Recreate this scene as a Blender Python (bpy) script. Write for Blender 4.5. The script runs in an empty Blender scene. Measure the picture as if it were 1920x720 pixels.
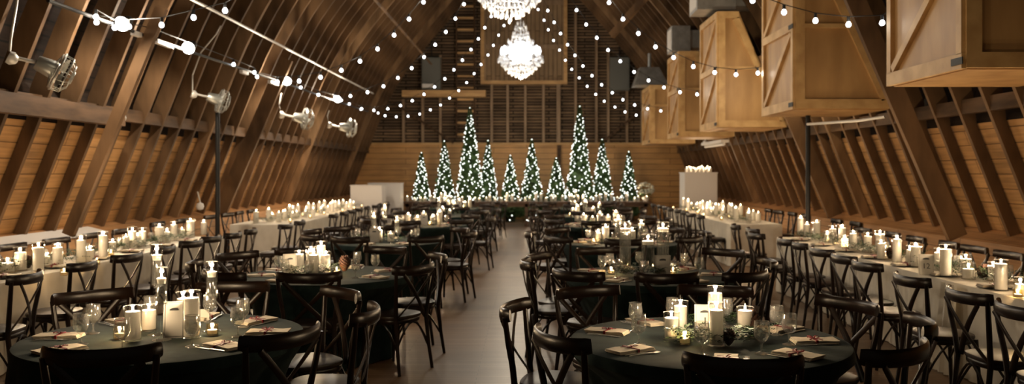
import bpy, bmesh, math, random
from mathutils import Vector, Matrix, Euler
random.seed(7)
S = bpy.context.scene
C = S.collection
PI = math.pi
# ------------------------------------------------------------------ camera
HC, F, CX, CY = 1.67, 1600.0, 987.0, 325.0
X0 = -0.12                       # centre line of the barn
cam_d = bpy.data.cameras.new('camera'); cam = bpy.data.objects.new('camera', cam_d); C.objects.link(cam)
cam.location = (0, 0, HC); cam.rotation_euler = (PI/2, 0, 0)
cam_d.sensor_width = 36; cam_d.lens = F/1920*36
cam_d.shift_x = -(CX-960)/1920; cam_d.shift_y = -(360-CY)/1920
cam_d.dof.use_dof = True; cam_d.dof.focus_distance = 4.7; cam_d.dof.aperture_fstop = 2.3
cam_d.clip_end = 200
S.camera = cam
# ------------------------------------------------------------------ view, world, render tuning
S.view_settings.view_transform = 'Standard'; S.view_settings.look = 'None'
S.view_settings.gamma = 1; S.view_settings.use_curve_mapping = False
S.view_settings.exposure = 0.0
cy = S.cycles
cy.max_bounces = 7; cy.diffuse_bounces = 3; cy.glossy_bounces = 3; cy.transmission_bounces = 6
cy.transparent_max_bounces = 16; cy.sample_clamp_indirect = 3; cy.use_denoising = True
cy.caustics_reflective = False; cy.caustics_refractive = False
W = bpy.data.worlds.new('world'); S.world = W; W.use_nodes = True
W.node_tree.nodes['Background'].inputs[0].default_value = (1.0, .8, .58, 1)
W.node_tree.nodes['Background'].inputs[1].default_value = 0.05
P_CHAND, P_SPOT, P_CANDLE, P_BULB, P_BOX = 330, 130, 9.5, 3.5, 60
WARM = (1, .72, .44); NEUT = (1, .80, .58); COOL = (.93, .97, 1)
def point(name, loc, w, col=WARM, r=.02):
    l = bpy.data.lights.new(name, 'POINT'); l.energy = w; l.color = col; l.shadow_soft_size = r
    o = bpy.data.objects.new(name, l); C.objects.link(o); o.location = loc
    return o

# ------------------------------------------------------------------ materials
def mat(name, col=(.5,.5,.5), rough=.6, metal=0, spec=.5, **k):
    m = bpy.data.materials.new(name); m.use_nodes = True
    b = m.node_tree.nodes['Principled BSDF']
    b.inputs['Base Color'].default_value = (*col, 1); b.inputs['Roughness'].default_value = rough
    b.inputs['Metallic'].default_value = metal; b.inputs['Specular IOR Level'].default_value = spec
    for a, v in k.items(): b.inputs[a.replace('_', ' ')].default_value = v
    return m
def N(m, t, **k):
    n = m.node_tree.nodes.new(t)
    for a, v in k.items(): setattr(n, a, v)
    return n
def L(m, a, b): m.node_tree.links.new(a, b)
def vary(m, c1, c2, scale=(3,3,3), coord='Object', detail=4, lo=.35, hi=.65, bump=0, rot=(0,0,0)):
    tc = N(m, 'ShaderNodeTexCoord'); mp = N(m, 'ShaderNodeMapping'); nz = N(m, 'ShaderNodeTexNoise'); cr = N(m, 'ShaderNodeValToRGB')
    mp.inputs['Scale'].default_value = scale; mp.inputs['Rotation'].default_value = rot
    nz.inputs['Scale'].default_value = 1; nz.inputs['Detail'].default_value = detail
    cr.color_ramp.elements[0].color = (*c1, 1); cr.color_ramp.elements[1].color = (*c2, 1)
    cr.color_ramp.elements[0].position = lo; cr.color_ramp.elements[1].position = hi
    L(m, tc.outputs[coord], mp.inputs['Vector']); L(m, mp.outputs[0], nz.inputs['Vector']); L(m, nz.outputs['Fac'], cr.inputs[0])
    b = m.node_tree.nodes['Principled BSDF']; L(m, cr.outputs[0], b.inputs['Base Color'])
    if bump:
        bp = N(m, 'ShaderNodeBump'); bp.inputs['Strength'].default_value = bump; bp.inputs['Distance'].default_value = .01
        L(m, nz.outputs['Fac'], bp.inputs['Height']); L(m, bp.outputs[0], b.inputs['Normal'])
    return m
def planks(name, c1, c2, cm, bw, bh, rough=.6, mortar=.006, stain=.5, grain=(1.2, 25, 1), bump=.5, **k):
    m = mat(name, rough=rough, **k); b = m.node_tree.nodes['Principled BSDF']
    if rough > .5: b.inputs['Specular IOR Level'].default_value = .2
    uv = N(m, 'ShaderNodeUVMap'); br = N(m, 'ShaderNodeTexBrick')
    br.inputs['Scale'].default_value = 1; br.inputs['Brick Width'].default_value = bw; br.inputs['Row Height'].default_value = bh
    br.inputs['Mortar Size'].default_value = mortar; br.inputs['Mortar Smooth'].default_value = .1; br.inputs['Bias'].default_value = 0
    br.offset = .37; br.offset_frequency = 2
    br.inputs['Color1'].default_value = (*c1, 1); br.inputs['Color2'].default_value = (*c2, 1); br.inputs['Mortar'].default_value = (*cm, 1)
    L(m, uv.outputs[0], br.inputs['Vector'])
    mp = N(m, 'ShaderNodeMapping'); mp.inputs['Scale'].default_value = grain
    nz = N(m, 'ShaderNodeTexNoise'); nz.inputs['Scale'].default_value = 1; nz.inputs['Detail'].default_value = 5
    L(m, uv.outputs[0], mp.inputs[0]); L(m, mp.outputs[0], nz.inputs['Vector'])
    n2 = N(m, 'ShaderNodeTexNoise'); n2.inputs['Scale'].default_value = 1.1; n2.inputs['Detail'].default_value = 3
    L(m, uv.outputs[0], n2.inputs['Vector'])
    ad = N(m, 'ShaderNodeMath', operation='ADD'); L(m, nz.outputs['Fac'], ad.inputs[0]); L(m, n2.outputs['Fac'], ad.inputs[1])
    mr = N(m, 'ShaderNodeMapRange'); mr.inputs[1].default_value = .7; mr.inputs[2].default_value = 1.3; mr.inputs[3].default_value = 1-stain; mr.inputs[4].default_value = 1+stain*.5
    L(m, ad.outputs[0], mr.inputs[0])
    mx = N(m, 'ShaderNodeMix', data_type='RGBA', blend_type='MULTIPLY'); mx.inputs[0].default_value = 1
    L(m, br.outputs['Color'], mx.inputs[6]); L(m, mr.outputs[0], mx.inputs[7]); L(m, mx.outputs[2], b.inputs['Base Color'])
    bp = N(m, 'ShaderNodeBump'); bp.inputs['Strength'].default_value = bump; bp.inputs['Distance'].default_value = .01; bp.invert = True
    L(m, br.outputs['Fac'], bp.inputs['Height']); L(m, bp.outputs[0], b.inputs['Normal'])
    return m
def emit(name, col, s, sample=False):
    m = bpy.data.materials.new(name); m.use_nodes = True; nt = m.node_tree; nt.nodes.clear()
    e = nt.nodes.new('ShaderNodeEmission'); o = nt.nodes.new('ShaderNodeOutputMaterial')
    e.inputs[0].default_value = (*col, 1); e.inputs[1].default_value = s; nt.links.new(e.outputs[0], o.inputs[0])
    m.cycles.emission_sampling = 'AUTO' if sample else 'NONE'
    return m
def thin_glass(name, tint=(.97,.97,.95), ior=1.45, rough=.02, white_lift=0):
    m = bpy.data.materials.new(name); m.use_nodes = True; nt = m.node_tree; nt.nodes.clear()
    t = nt.nodes.new('ShaderNodeBsdfTransparent'); t.inputs[0].default_value = (*tint, 1)
    g = nt.nodes.new('ShaderNodeBsdfGlossy'); g.inputs['Roughness'].default_value = rough
    fr = nt.nodes.new('ShaderNodeFresnel'); ge = nt.nodes.new('ShaderNodeNewGeometry')
    mi = nt.nodes.new('ShaderNodeMapRange'); mi.inputs[3].default_value = ior; mi.inputs[4].default_value = 1/ior
    nt.links.new(ge.outputs['Backfacing'], mi.inputs[0]); nt.links.new(mi.outputs[0], fr.inputs[0])
    mx = nt.nodes.new('ShaderNodeMixShader'); o = nt.nodes.new('ShaderNodeOutputMaterial')
    body = t
    if white_lift:                                            # white diffuse added, imitating bright highlights in clear glass
        hz = nt.nodes.new('ShaderNodeBsdfDiffuse'); body = nt.nodes.new('ShaderNodeMixShader'); body.inputs[0].default_value = white_lift
        nt.links.new(t.outputs[0], body.inputs[1]); nt.links.new(hz.outputs[0], body.inputs[2])
    nt.links.new(fr.outputs[0], mx.inputs[0]); nt.links.new(body.outputs[0], mx.inputs[1]); nt.links.new(g.outputs[0], mx.inputs[2]); nt.links.new(mx.outputs[0], o.inputs[0])
    return m
def wax(name, col, tr=.45):
    m = bpy.data.materials.new(name); m.use_nodes = True; nt = m.node_tree; nt.nodes.clear()
    d = nt.nodes.new('ShaderNodeBsdfDiffuse'); d.inputs[0].default_value = (*col, 1)
    t = nt.nodes.new('ShaderNodeBsdfTranslucent'); t.inputs[0].default_value = (*col, 1)
    mx = nt.nodes.new('ShaderNodeMixShader'); mx.inputs[0].default_value = tr; o = nt.nodes.new('ShaderNodeOutputMaterial')
    nt.links.new(d.outputs[0], mx.inputs[1]); nt.links.new(t.outputs[0], mx.inputs[2]); nt.links.new(mx.outputs[0], o.inputs[0])
    return m
M = {}
M['rafter'] = vary(mat('rafter_wood', rough=.65, spec=.2), (.06,.034,.017), (.20,.115,.057), (2,2,.7), bump=.3)
M['rib'] = vary(mat('rib_wood', rough=.6, spec=.2), (.13,.078,.04), (.28,.17,.09), (3,3,.8), bump=.3)  # lighter than the rafter wood, imitating ribs that catch the light
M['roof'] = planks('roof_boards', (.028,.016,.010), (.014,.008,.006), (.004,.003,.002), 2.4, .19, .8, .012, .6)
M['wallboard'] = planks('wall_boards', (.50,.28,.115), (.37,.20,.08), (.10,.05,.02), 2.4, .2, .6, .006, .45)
M['knee'] = planks('knee_boards', (.50,.27,.12), (.38,.2,.085), (.09,.045,.02), 1.9, .22, .6, .005, .4)
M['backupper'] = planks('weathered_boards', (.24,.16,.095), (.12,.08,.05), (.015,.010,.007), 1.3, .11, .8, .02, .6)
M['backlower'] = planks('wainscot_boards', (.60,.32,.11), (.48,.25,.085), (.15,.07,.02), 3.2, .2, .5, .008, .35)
M['floor'] = planks('floor_boards', (.27,.165,.09), (.20,.118,.063), (.08,.045,.022), 1.1, .075, .36, .003, .35, grain=(2, 40, 1), bump=.12)
M['beam'] = vary(mat('beam_wood', rough=.65, spec=.2), (.045,.025,.013), (.11,.062,.032), (7,1.2,7), bump=.1)
M['stud'] = vary(mat('stud_wood', rough=.6), (.22,.145,.085), (.34,.23,.14), (8,8,1.5))
M['lightbeam'] = vary(mat('light_timber', rough=.55), (.45,.26,.10), (.62,.38,.16), (2,9,9))
M['ply'] = vary(mat('plywood', rough=.5), (.36,.20,.075), (.56,.34,.14), (3,3,.9), detail=6, lo=.3, hi=.7)
M['pine'] = vary(mat('pine_trim', rough=.5), (.50,.30,.12), (.68,.45,.20), (4,4,4), detail=5)
M['chair'] = vary(mat('dark_walnut', rough=.30, spec=.4), (.006,.0035,.0025), (.018,.0085,.005), (9,9,9), detail=5, lo=.3, hi=.7)
M['seat'] = vary(mat('dark_seat', rough=.42, spec=.5), (.016,.009,.006), (.036,.02,.013), (9,9,9))
M['velvet'] = vary(mat('green_velvet', rough=.9, spec=.08, Sheen_Weight=.04, Sheen_Roughness=.5), (.011,.021,.020), (.017,.031,.029), (14,14,14))
M['linen'] = vary(mat('ivory_linen', rough=.85, spec=.2), (.72,.66,.55), (.80,.74,.63), (6,6,6))
M['napkin'] = vary(mat('cream_napkin', rough=.85), (.46,.40,.31), (.56,.50,.40), (20,20,20))
M['ribbon'] = mat('burgundy_ribbon', (.16,.008,.012), .5)
M['steel'] = mat('cutlery_steel', (.70,.66,.60), .34, 1)
M['paper'] = mat('card_paper', (.58,.55,.49), .7)
M['ink'] = mat('ink', (.03,.03,.03), .6)
M['greydark'] = mat('grey_speaker', (.15,.155,.14), .7)
M['black'] = mat('black_metal', (.010,.010,.010), .55, spec=.3)
M['galv'] = vary(mat('galvanised_metal', rough=.35, metal=.8), (.45,.47,.47), (.62,.64,.64), (6,6,6))
M['conduit'] = mat('white_conduit', (.62,.60,.56), .4, .3)
M['fanmetal'] = mat('fan_metal', (.45,.46,.43), .35, .7)
M['white'] = mat('white_panel', (.72,.70,.68), .55)
M['glass'] = thin_glass('vase_glass', (.98,.98,.97), ior=1.5)
M['water'] = thin_glass('water', (.93,.95,.94), ior=1.5, rough=.05, white_lift=.025)
M['goblet'] = thin_glass('goblet_glass', (.96,.96,.95), ior=2.0, rough=.05, white_lift=.05)
M['rimglass'] = thin_glass('rim_glass', (.95,.95,.93), ior=2.0, rough=.08, white_lift=.05)
M['wax'] = wax('ivory_wax', (.95,.92,.86), .6)
M['flame'] = emit('flame', (1, .80, .48), 26)
M['bulb'] = emit('string_bulb', (.93, .96, 1), 9)
M['fairy'] = emit('fairy_bulb', (.97, 1, .93), 5)
M['lampface'] = emit('lamp_face', (.92, .97, 1), 60)
M['crystal_lamp'] = emit('crystal_lamp', (.93, .96, 1), 5)
M['crystal'] = mat('crystal', (.95,.97,1), .12, 0, 1.0, Transmission_Weight=.35)
M['green'] = vary(mat('cedar_green', rough=.6), (.014,.034,.012), (.04,.08,.027), (20,20,20))
M['tree'] = vary(mat('tree_green', rough=.7), (.025,.06,.018), (.08,.15,.05), (8,8,8))
M['cone'] = mat('pinecone', (.06,.025,.014), .7)
M['flower'] = vary(mat('white_flower', rough=.8), (.55,.55,.45), (.8,.8,.7), (20,20,20))
M['votive'] = thin_glass('votive_glass', (.98,.90,.74), ior=1.5, rough=.1)
M['skirtwood'] = vary(mat('head_table_wood', rough=.5), (.07,.035,.018), (.12,.06,.03), (2,6,6))

# ------------------------------------------------------------------ mesh builder
class MB:
    def __init__(s): s.v = []; s.f = []; s.uv = []; s.has_uv = False
    def face(s, idx, uv=None):
        s.f.append(tuple(idx)); s.uv.append(uv); s.has_uv |= uv is not None
    def box(s, a, b, mtx=None):
        n = len(s.v)
        for z in (a[2], b[2]):
            for y in (a[1], b[1]):
                for x in (a[0], b[0]):
                    p = Vector((x, y, z)); s.v.append(mtx @ p if mtx else p)
        for q in ((0,2,3,1),(4,5,7,6),(0,1,5,4),(2,6,7,3),(0,4,6,2),(1,3,7,5)): s.face([n+i for i in q])
        return s
    def beam(s, p, q, w, h, up=(0,0,1)):
        p, q = Vector(p), Vector(q); d = (q-p); ln = d.length; d.normalize()
        u = Vector(up); x = d.cross(u)
        if x.length < 1e-4: x = d.cross(Vector((0,1,0)))
        x.normalize(); z = x.cross(d)
        mt = Matrix(((x.x, d.x, z.x, p.x),(x.y, d.y, z.y, p.y),(x.z, d.z, z.z, p.z),(0,0,0,1)))
        return s.box((-w/2, 0, -h/2), (w/2, ln, h/2), mt)
    def poly(s, pts, axis, a, b):
        """extrude 2D polygon pts; axis 'y': pts are (x,z)"""
        n = len(s.v); k = len(pts)
        for t in (a, b):
            for p in pts:
                s.v.append(Vector((p[0], t, p[1])) if axis == 'y' else (Vector((t, p[0], p[1])) if axis == 'x' else Vector((p[0], p[1], t))))
        s.face([n+i for i in range(k)][::-1]); s.face([n+k+i for i in range(k)])
        for i in range(k):
            j = (i+1) % k; s.face([n+i, n+j, n+k+j, n+k+i])
        return s
    def tube(s, pts, r, n=8, r2=None, up=(0,0,1), caps=True, closed=False):
        """sweep; r, r2 numbers or lists: half sizes across (x) and along up"""
        pts = [Vector(p) for p in pts]; k = len(pts); base = len(s.v)
        for i, p in enumerate(pts):
            if closed: d = pts[(i+1) % k]-pts[i-1]
            else: d = pts[min(i+1, k-1)]-pts[max(i-1, 0)]
            d.normalize(); u = Vector(up); x = d.cross(u)
            if x.length < 1e-3: x = d.cross(Vector((0,1,0)))
            x.normalize(); z = x.cross(d)
            ra = r[i] if isinstance(r, (list, tuple)) else r
            rb = ra if r2 is None else (r2[i] if isinstance(r2, (list, tuple)) else r2)
            for j in range(n):
                a = 2*PI*(j+.5)/n; s.v.append(p + x*math.cos(a)*ra + z*math.sin(a)*rb)
        for i in range(k if closed else k-1):
            i2 = (i+1) % k
            for j in range(n):
                j2 = (j+1) % n; s.face([base+i*n+j, base+i*n+j2, base+i2*n+j2, base+i2*n+j])
        if caps and not closed:
            s.face([base+j for j in range(n)][::-1]); s.face([base+(k-1)*n+j for j in range(n)])
        return s
    def lathe(s, prof, n=16, o=(0,0,0), mtx=None):
        base = len(s.v); k = len(prof); o = Vector(o)
        for (r, z) in prof:
            for j in range(n):
                a = 2*PI*j/n; p = Vector((r*math.cos(a), r*math.sin(a), z)); s.v.append((mtx @ p if mtx else p)+o)
        for i in range(k-1):
            for j in range(n):
                j2 = (j+1) % n; s.face([base+i*n+j, base+i*n+j2, base+(i+1)*n+j2, base+(i+1)*n+j])
        if prof[0][0] > 1e-4: s.face([base+j for j in range(n)][::-1])
        if prof[-1][0] > 1e-4: s.face([base+(k-1)*n+j for j in range(n)])
        return s
    def quad(s, a, b, c, d, uv=None):
        n = len(s.v); s.v += [Vector(a), Vector(b), Vector(c), Vector(d)]; s.face([n, n+1, n+2, n+3], uv); return s
    def mesh(s, name, m, smooth=False):
        me = bpy.data.meshes.new(name); me.from_pydata([tuple(v) for v in s.v], [], s.f)
        if s.has_uv:
            ul = me.uv_layers.new(name='UVMap')
            for p, uv in zip(me.polygons, s.uv):
                if uv:
                    for li, t in zip(p.loop_indices, uv): ul.data[li].uv = t
        if smooth: me.polygons.foreach_set('use_smooth', [True]*len(me.polygons))
        me.materials.append(M[m] if isinstance(m, str) else m); me.update()
        if smooth:
            try: me.set_sharp_from_angle(angle=math.radians(45))
            except Exception: pass
        return me
    def build(s, name, m, parent=None, smooth=False, loc=None, weld=False):
        return link(name, s.mesh(name, m, smooth), parent, loc)
def link(name, me, parent=None, loc=None, rz=0):
    o = bpy.data.objects.new(name, me); C.objects.link(o)
    if parent: o.parent = parent
    if loc: o.location = loc
    if rz: o.rotation_euler = (0, 0, rz)
    return o
def tag(o, label, cat=None, group=None, kind=None):
    if label: o['label'] = label
    if cat: o['category'] = cat
    if group: o['group'] = group
    if kind: o['kind'] = kind
    return o
def thing(name, label, cat, loc=(0,0,0), rz=0, group=None):
    o = bpy.data.objects.new(name, None); C.objects.link(o); o.location = loc; o.rotation_euler = (0,0,rz)
    o.empty_display_size = .1
    return tag(o, label, cat, group)
def struct(o, label=None): o['kind'] = 'structure'; (label and o.__setitem__('label', label)); return o
KIDS = {}
def copy_tree(o, loc=None, rz=None, parent=None):
    c = o.copy(); C.objects.link(c)
    if parent: c.parent = parent
    if loc is not None: c.location = loc
    if rz is not None: c.rotation_euler = (0, 0, rz)
    for ch in KIDS[o.name] if o.name in KIDS else []: copy_tree(ch, parent=c)
    return c
def reg(o):
    def w(x):
        ks = [c for c in bpy.data.objects if c.parent == x]
        if ks: KIDS[x.name] = ks
        for k in ks: w(k)
    w(o); return o
ORD = ['first','second','third','fourth','fifth','sixth','seventh','eighth','ninth','tenth','eleventh','twelfth','thirteenth','fourteenth','fifteenth','sixteenth','seventeenth','eighteenth','nineteenth','twentieth']
ORD += ['twenty-'+a for a in ORD[:9]] + ['thirtieth'] + ['thirty-'+a for a in ORD[:9]] + ['fortieth'] + ['forty-'+a for a in ORD[:9]]+['fiftieth']
def at(px, py, h=.76):            # point of the horizontal plane at height h seen at pixel
    z = (HC-h)*F/(py-CY); return Vector(((px-CX)*z/F, z, h))
def atz(px, py, z): return Vector(((px-CX)*z/F, z, HC-(py-CY)*z/F))

# ------------------------------------------------------------------ barn shell
Y0, Y1 = -2.0, 31.0
INNER = [(.85,6.2),(2.46,5.56),(4.0,4.95),(5.2,4.3),(6.35,3.35),(8.0,1.95),(9.9,0.0)]   # z, half width
def prof(z, off=0.0):
    P = INNER
    for (a, xa), (b, xb) in zip(P, P[1:]):
        if z <= b or b == P[-1][0]:
            t = (z-a)/(b-a); return xa+(xb-xa)*t + off
def curve(off, n=26, low=None):
    """inner profile points pushed outwards by off, as (x,z), smoothed"""
    zs = [.85+(9.9-.85)*i/n for i in range(n+1)]
    raw = [(prof(z), z) for z in zs]
    for _ in range(2):
        raw = [raw[0]]+[((raw[i-1][0]+2*raw[i][0]+raw[i+1][0])/4, raw[i][1]) for i in range(1, n)]+[raw[-1]]
    out = []
    for i, (x, z) in enumerate(raw):
        a, b = raw[max(i-1, 0)], raw[min(i+1, n)]; dx, dz = b[0]-a[0], b[1]-a[1]; l = math.hypot(dx, dz)
        q = off if (low is None or z > 2.5) else low
        out.append((x+q*dz/l, z-q*dx/l))
    out[-1] = (0.0, raw[-1][1]+off*1.35)
    return out
fl = MB(); fl.quad((-7,Y0,0),(7,Y0,0),(7,Y1+.3,0),(-7,Y1+.3,0), [(-7,Y0),(7,Y0),(7,Y1+.3),(-7,Y1+.3)])
struct(fl.build('floor', 'floor'))
OC = curve(.52, low=.15)
k_split = max(i for i, p in enumerate(OC) if p[1] < 2.75)
def skin(pts, sx, name, m, th=.04):
    mb = MB(); acc = 0
    for (xa, za), (xb, zb) in zip(pts, pts[1:]):
        l = math.hypot(xb-xa, zb-za)
        A, B, A2, B2 = (X0+sx*xa, Y0, za), (X0+sx*xb, Y0, zb), (X0+sx*xa, Y1, za), (X0+sx*xb, Y1, zb)
        mb.quad(A, B, B2, A2, [(Y0, acc), (Y0, acc+l), (Y1, acc+l), (Y1, acc)]); acc += l
    return struct(mb.build(name, m))
for sx, nm in ((-1, 'left'), (1, 'right')):
    low = [(5.78, 0), (5.92, .80), (OC[0][0], .92)]
    skin(low, sx, 'wall_'+nm, 'knee')
    skin([(OC[0][0], .92)]+OC[1:k_split+1], sx, 'wall_'+nm, 'wallboard')
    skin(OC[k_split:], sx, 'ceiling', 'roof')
# painted plywood sheets on the left knee wall
sh = MB()
sh.poly([(X0-6.20,.906),(X0-5.90,.832),(X0-5.90,.812),(X0-6.20,.888)], 'y', 9.4, 12.3)
tag(sh.build('white_plywood_board', 'white'), 'pale painted board lying on the ledge behind the near left long table', 'board')
# end wall
bw = MB(); bw.quad((-7,Y1,0),(7,Y1,0),(7,Y1,2.73),(-7,Y1,2.73), [(-7,0),(7,0),(7,2.73),(-7,2.73)])
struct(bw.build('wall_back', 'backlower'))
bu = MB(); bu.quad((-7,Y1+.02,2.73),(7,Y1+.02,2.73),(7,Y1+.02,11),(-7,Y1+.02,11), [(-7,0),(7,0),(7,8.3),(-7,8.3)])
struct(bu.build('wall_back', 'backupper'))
cap = MB(); cap.box((X0-5.5, Y1-.06, 2.70), (X0+5.5, Y1-.001, 2.78)); struct(cap.build('trim_1', 'lightbeam'))

# rafters: one plank each, curving from the low wall to the ridge
IC, OC2 = curve(0.0), curve(.235, low=.135)
def rafter_mesh(sx, th, inn, out, name, m):
    mb = MB(); n = len(inn)
    for y in (-th/2, th/2):
        for (x, z) in inn: mb.v.append(Vector((sx*x, y, z)))
        for (x, z) in out: mb.v.append(Vector((sx*x, y, z)))
    for i in range(n-1):
        a, b, c, d = i, i+1, n+i+1, n+i; o = 2*n
        mb.face([a, b, c, d]); mb.face([a+o, d+o, c+o, b+o]); mb.face([a, a+o, b+o, b]); mb.face([d, c, c+o, d+o])
    mb.face([0, n, 3*n, 2*n]); mb.face([n-1, 3*n-1, 4*n-1, 2*n-1])
    return mb.mesh(name, m)
rm = {s_: rafter_mesh(s_, .06, IC, OC2, 'rafter', 'rafter') for s_ in (-1, 1)}
rb = {s_: rafter_mesh(s_, .09, curve(-.03), curve(.27, low=.13), 'arch_rib', 'rib') for s_ in (-1, 1)}
for s_, nm in ((-1, 'left'), (1, 'right')):
    y, k = 8.1, 0
    while y < Y1-.15:
        big = k in (11, 22, 31)
        o = link('arch_rib' if big else 'rafter', (rb if big else rm)[s_], None, (X0, y, 0))
        if big: tag(o, 'wide pale arch rib along the %s side of the roof, %s from the camera' % (nm, ORD[(11, 22, 31).index(k)]), 'arch rib', 'arch ribs on the %s side' % nm)
        else: tag(o, 'brown plank rafter on the %s side, %s from the camera' % (nm, ORD[k-sum(k > q for q in (11, 22, 31))]), 'rafter', 'rafters on the %s side' % nm)
        y += .66; k += 1
# purlins and long beams
def longbeam(name, x, z, w, h, ya, yb, m, lab, cat='beam', grp=None):
    mb = MB(); mb.box((-w/2, ya, -h/2), (w/2, yb, h/2)); o = mb.build(name, m, loc=(x, 0, z)); return tag(o, lab, cat, grp)
longbeam('purlin', X0-5.63, 2.50, .10, .18, 4, 30.9, 'beam', 'dark horizontal purlin crossing the left rafters above the boarded wall', 'beam')
longbeam('purlin', X0+5.63, 2.50, .10, .18, 4, 30.9, 'beam', 'dark horizontal purlin crossing the right rafters under the plywood cabinets', 'beam')
lb = thing('roof_tie_beam', 'short rough beam ending in a bolt on the near left rafters', 'beam', (X0-5.40, 0, 2.42))
mb = MB(); mb.box((-.07, 6.5, -.11), (.07, 11.6, .11)); mb.build('beam_timber', 'beam', lb)
mb = MB(); mb.lathe([(.0,0),(.07,.0),(.07,.03),(.035,.045),(.035,.09),(0,.095)], 10, mtx=Matrix.Rotation(-PI/2, 4, 'X')); mb.build('bolt', 'fanmetal', lb, loc=(.0, 11.6, .0))
longbeam('ridge_beam', X0, 9.62, .16, .3, 4, 30.9, 'beam', 'ridge beam running along the top of the roof', 'beam')
# straight inner braces on the right and left
def brace(x1, z1, x2, z2, y, lab, w=.08, h=.26):
    mb = MB(); mb.beam((x1, y, z1), (x2, y, z2), h, w, up=(0,1,0)); tag(mb.build('diagonal_brace', 'rafter'), lab, 'brace')
brace(5.30, .88, 3.98, 3.95, 10.5, 'wide dark diagonal brace standing past the second plywood cabinet on the right', h=.23)
brace(X0-5.62, .90, X0-4.45, 3.75, 10.7, 'wide brown diagonal brace leaning from the near left low wall', h=.14)
brace(5.75, .88, 4.45, 3.9, 15.9, 'dark diagonal brace between the right rafters behind the second long table')
brace(X0-5.85, .88, X0-4.55, 3.9, 16.6, 'brown diagonal brace between the left rafters beside the second long table')
# cross poles high under the roof, right
for i, (a, b) in enumerate((((3.2,18.5,6.2),(2.0,20.0,4.9)),((3.9,15.6,5.4),(2.7,18.6,6.1)))):
    mb = MB(); mb.beam(a, b, .1, .16); tag(mb.build('roof_strut', 'rafter'), ('dark strut crossing above the fourth plywood cabinet','dark strut leaning over the third plywood cabinet')[i], 'strut')

# ------------------------------------------------------------------ end wall furniture
def bx(x0, x1, y0, y1): # pixel rectangle on the end wall -> x,z extents
    return (x0-CX)*Y1/F, (x1-CX)*Y1/F, HC-(y1-CY)*Y1/F, HC-(y0-CY)*Y1/F
yb = Y1
ld = thing('loft_door', 'big boarded loft door with a pale frame, behind the chandeliers', 'door', (0, yb, 0))
xa, xb_, za, zb_ = bx(905, 1060, -160, 155)
mb = MB(); mb.quad((xa, -.05, za), (xb_, -.05, za), (xb_, -.05, zb_), (xa, -.05, zb_), [(za, xa), (za, xb_), (zb_, xb_), (zb_, xa)])
M['doorboard'] = planks('door_boards', (.36,.25,.15), (.27,.18,.105), (.06,.04,.02), 2.6, .16, .7, .01, .4)
mb.build('door_panel', 'doorboard', ld)
mb = MB()
for z in (za+1.3, za+2.9, za+4.4): mb.box((xa, -.1, z-.08), (xb_, -.05, z+.08))
mb.build('door_ledge', 'stud', ld)
mb = MB(); w = .13
mb.box((xa-w/2, -.16, za-w/2), (xb_+w/2, -.02, za+w/2)); mb.box((xa-w/2, -.16, za+w/2), (xa+w/2, -.02, zb_)); mb.box((xb_-w/2, -.16, za+w/2), (xb_+w/2, -.02, zb_))
mb.build('door_frame', 'lightbeam', ld)
# studs
STUDS = (757, 793, 826, 922, 952, 985, 1019, 1047, 1079, 1118, 1140, 1175, 1203)
for px_ in STUDS:
    x = (px_-CX)*Y1/F; top = min(8.2, 9.7-1.2*abs(x)) if abs(x) > 1.7 else za-.07
    mb = MB(); wdt = .09 if px_ != 1047 else .13
    mb.box((x-wdt/2, yb-.12, 2.78), (x+wdt/2, yb-.001, top))
    o = tag(mb.build('wall_stud', 'stud'), 'narrow vertical stud on the dark end wall, %s from the left' % ORD[STUDS.index(px_)], 'stud', 'studs of the end wall')
mb = MB(); x = (1047-CX)*Y1/F+.02; mb.box((x-.07, yb-.16, 0), (x+.07, yb-.001, 2.69)); tag(mb.build('post', 'beam'), 'dark post on the wainscot between the two trees right of centre', 'post')
for (a, b, l) in (((735,190),(850,268),'left'), ((1203,205),(1128,268),'right')):
    p, q = atz(*a, yb-.17), atz(*b, yb-.17); mb = MB(); mb.beam(p, q, .07, .11, up=(0,1,0)); tag(mb.build('diagonal_brace', 'beam'), 'thin diagonal brace on the %s half of the end wall' % l, 'brace')
# ladder
xa, xb_, za, zb_ = bx(857, 890, -60, 268)
la = thing('ladder', 'pale wooden ladder fixed up the end wall left of the loft door', 'ladder', (0, yb-.2, 0))
for x in (xa, xb_):
    mb = MB(); mb.box((x-.03, -.04, za+.12), (x+.03, .04, zb_)); mb.build('rail', 'beam', la)
z = za+.3
while z < zb_:
    mb = MB(); mb.box((xa+.03, -.05, z-.035), (xb_-.03, .03, z+.035)); mb.build('rung', 'lightbeam', la); z += .42
mb = MB(); x0_, x1_, z0_, z1_ = bx(758, 912, 172, 184); mb.box((x0_, yb-.62, z0_), (x1_, yb-.26, z1_)); tag(mb.build('timber_shelf', 'lightbeam'), 'pale horizontal timber across the left of the end wall', 'beam')
for (r_, l) in (((793, 828, 110, 170), 'left'), ((1142, 1178, 110, 171), 'right')):
    x0_, x1_, z0_, z1_ = bx(*r_); t = thing('wall_speaker', 'grey rectangular speaker panel high on the %s side of the end wall' % l, 'speaker', ((x0_+x1_)/2, yb-.3, (z0_+z1_)/2)); hw, hh = (x1_-x0_)/2, (z1_-z0_)/2
    mb = MB(); mb.box((-hw, -.1, -hh), (hw, .16, hh)); mb.build('cabinet', 'greydark', t)
    mb = MB(); mb.box((-hw*.9, -.13, -hh*.94), (hw*.9, -.1, hh*.94)); mb.build('grille', 'greydark', t)
    mb = MB(); mb.tube([(0, .1, hh), (0, .1, hh+.9)], .02, 6); mb.build('hanger', 'black', t)
p = atz(802, 161, yb-.62); t = thing('emergency_light', 'small white twin lamp box on the end wall above the timber shelf', 'light', p)
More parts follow.
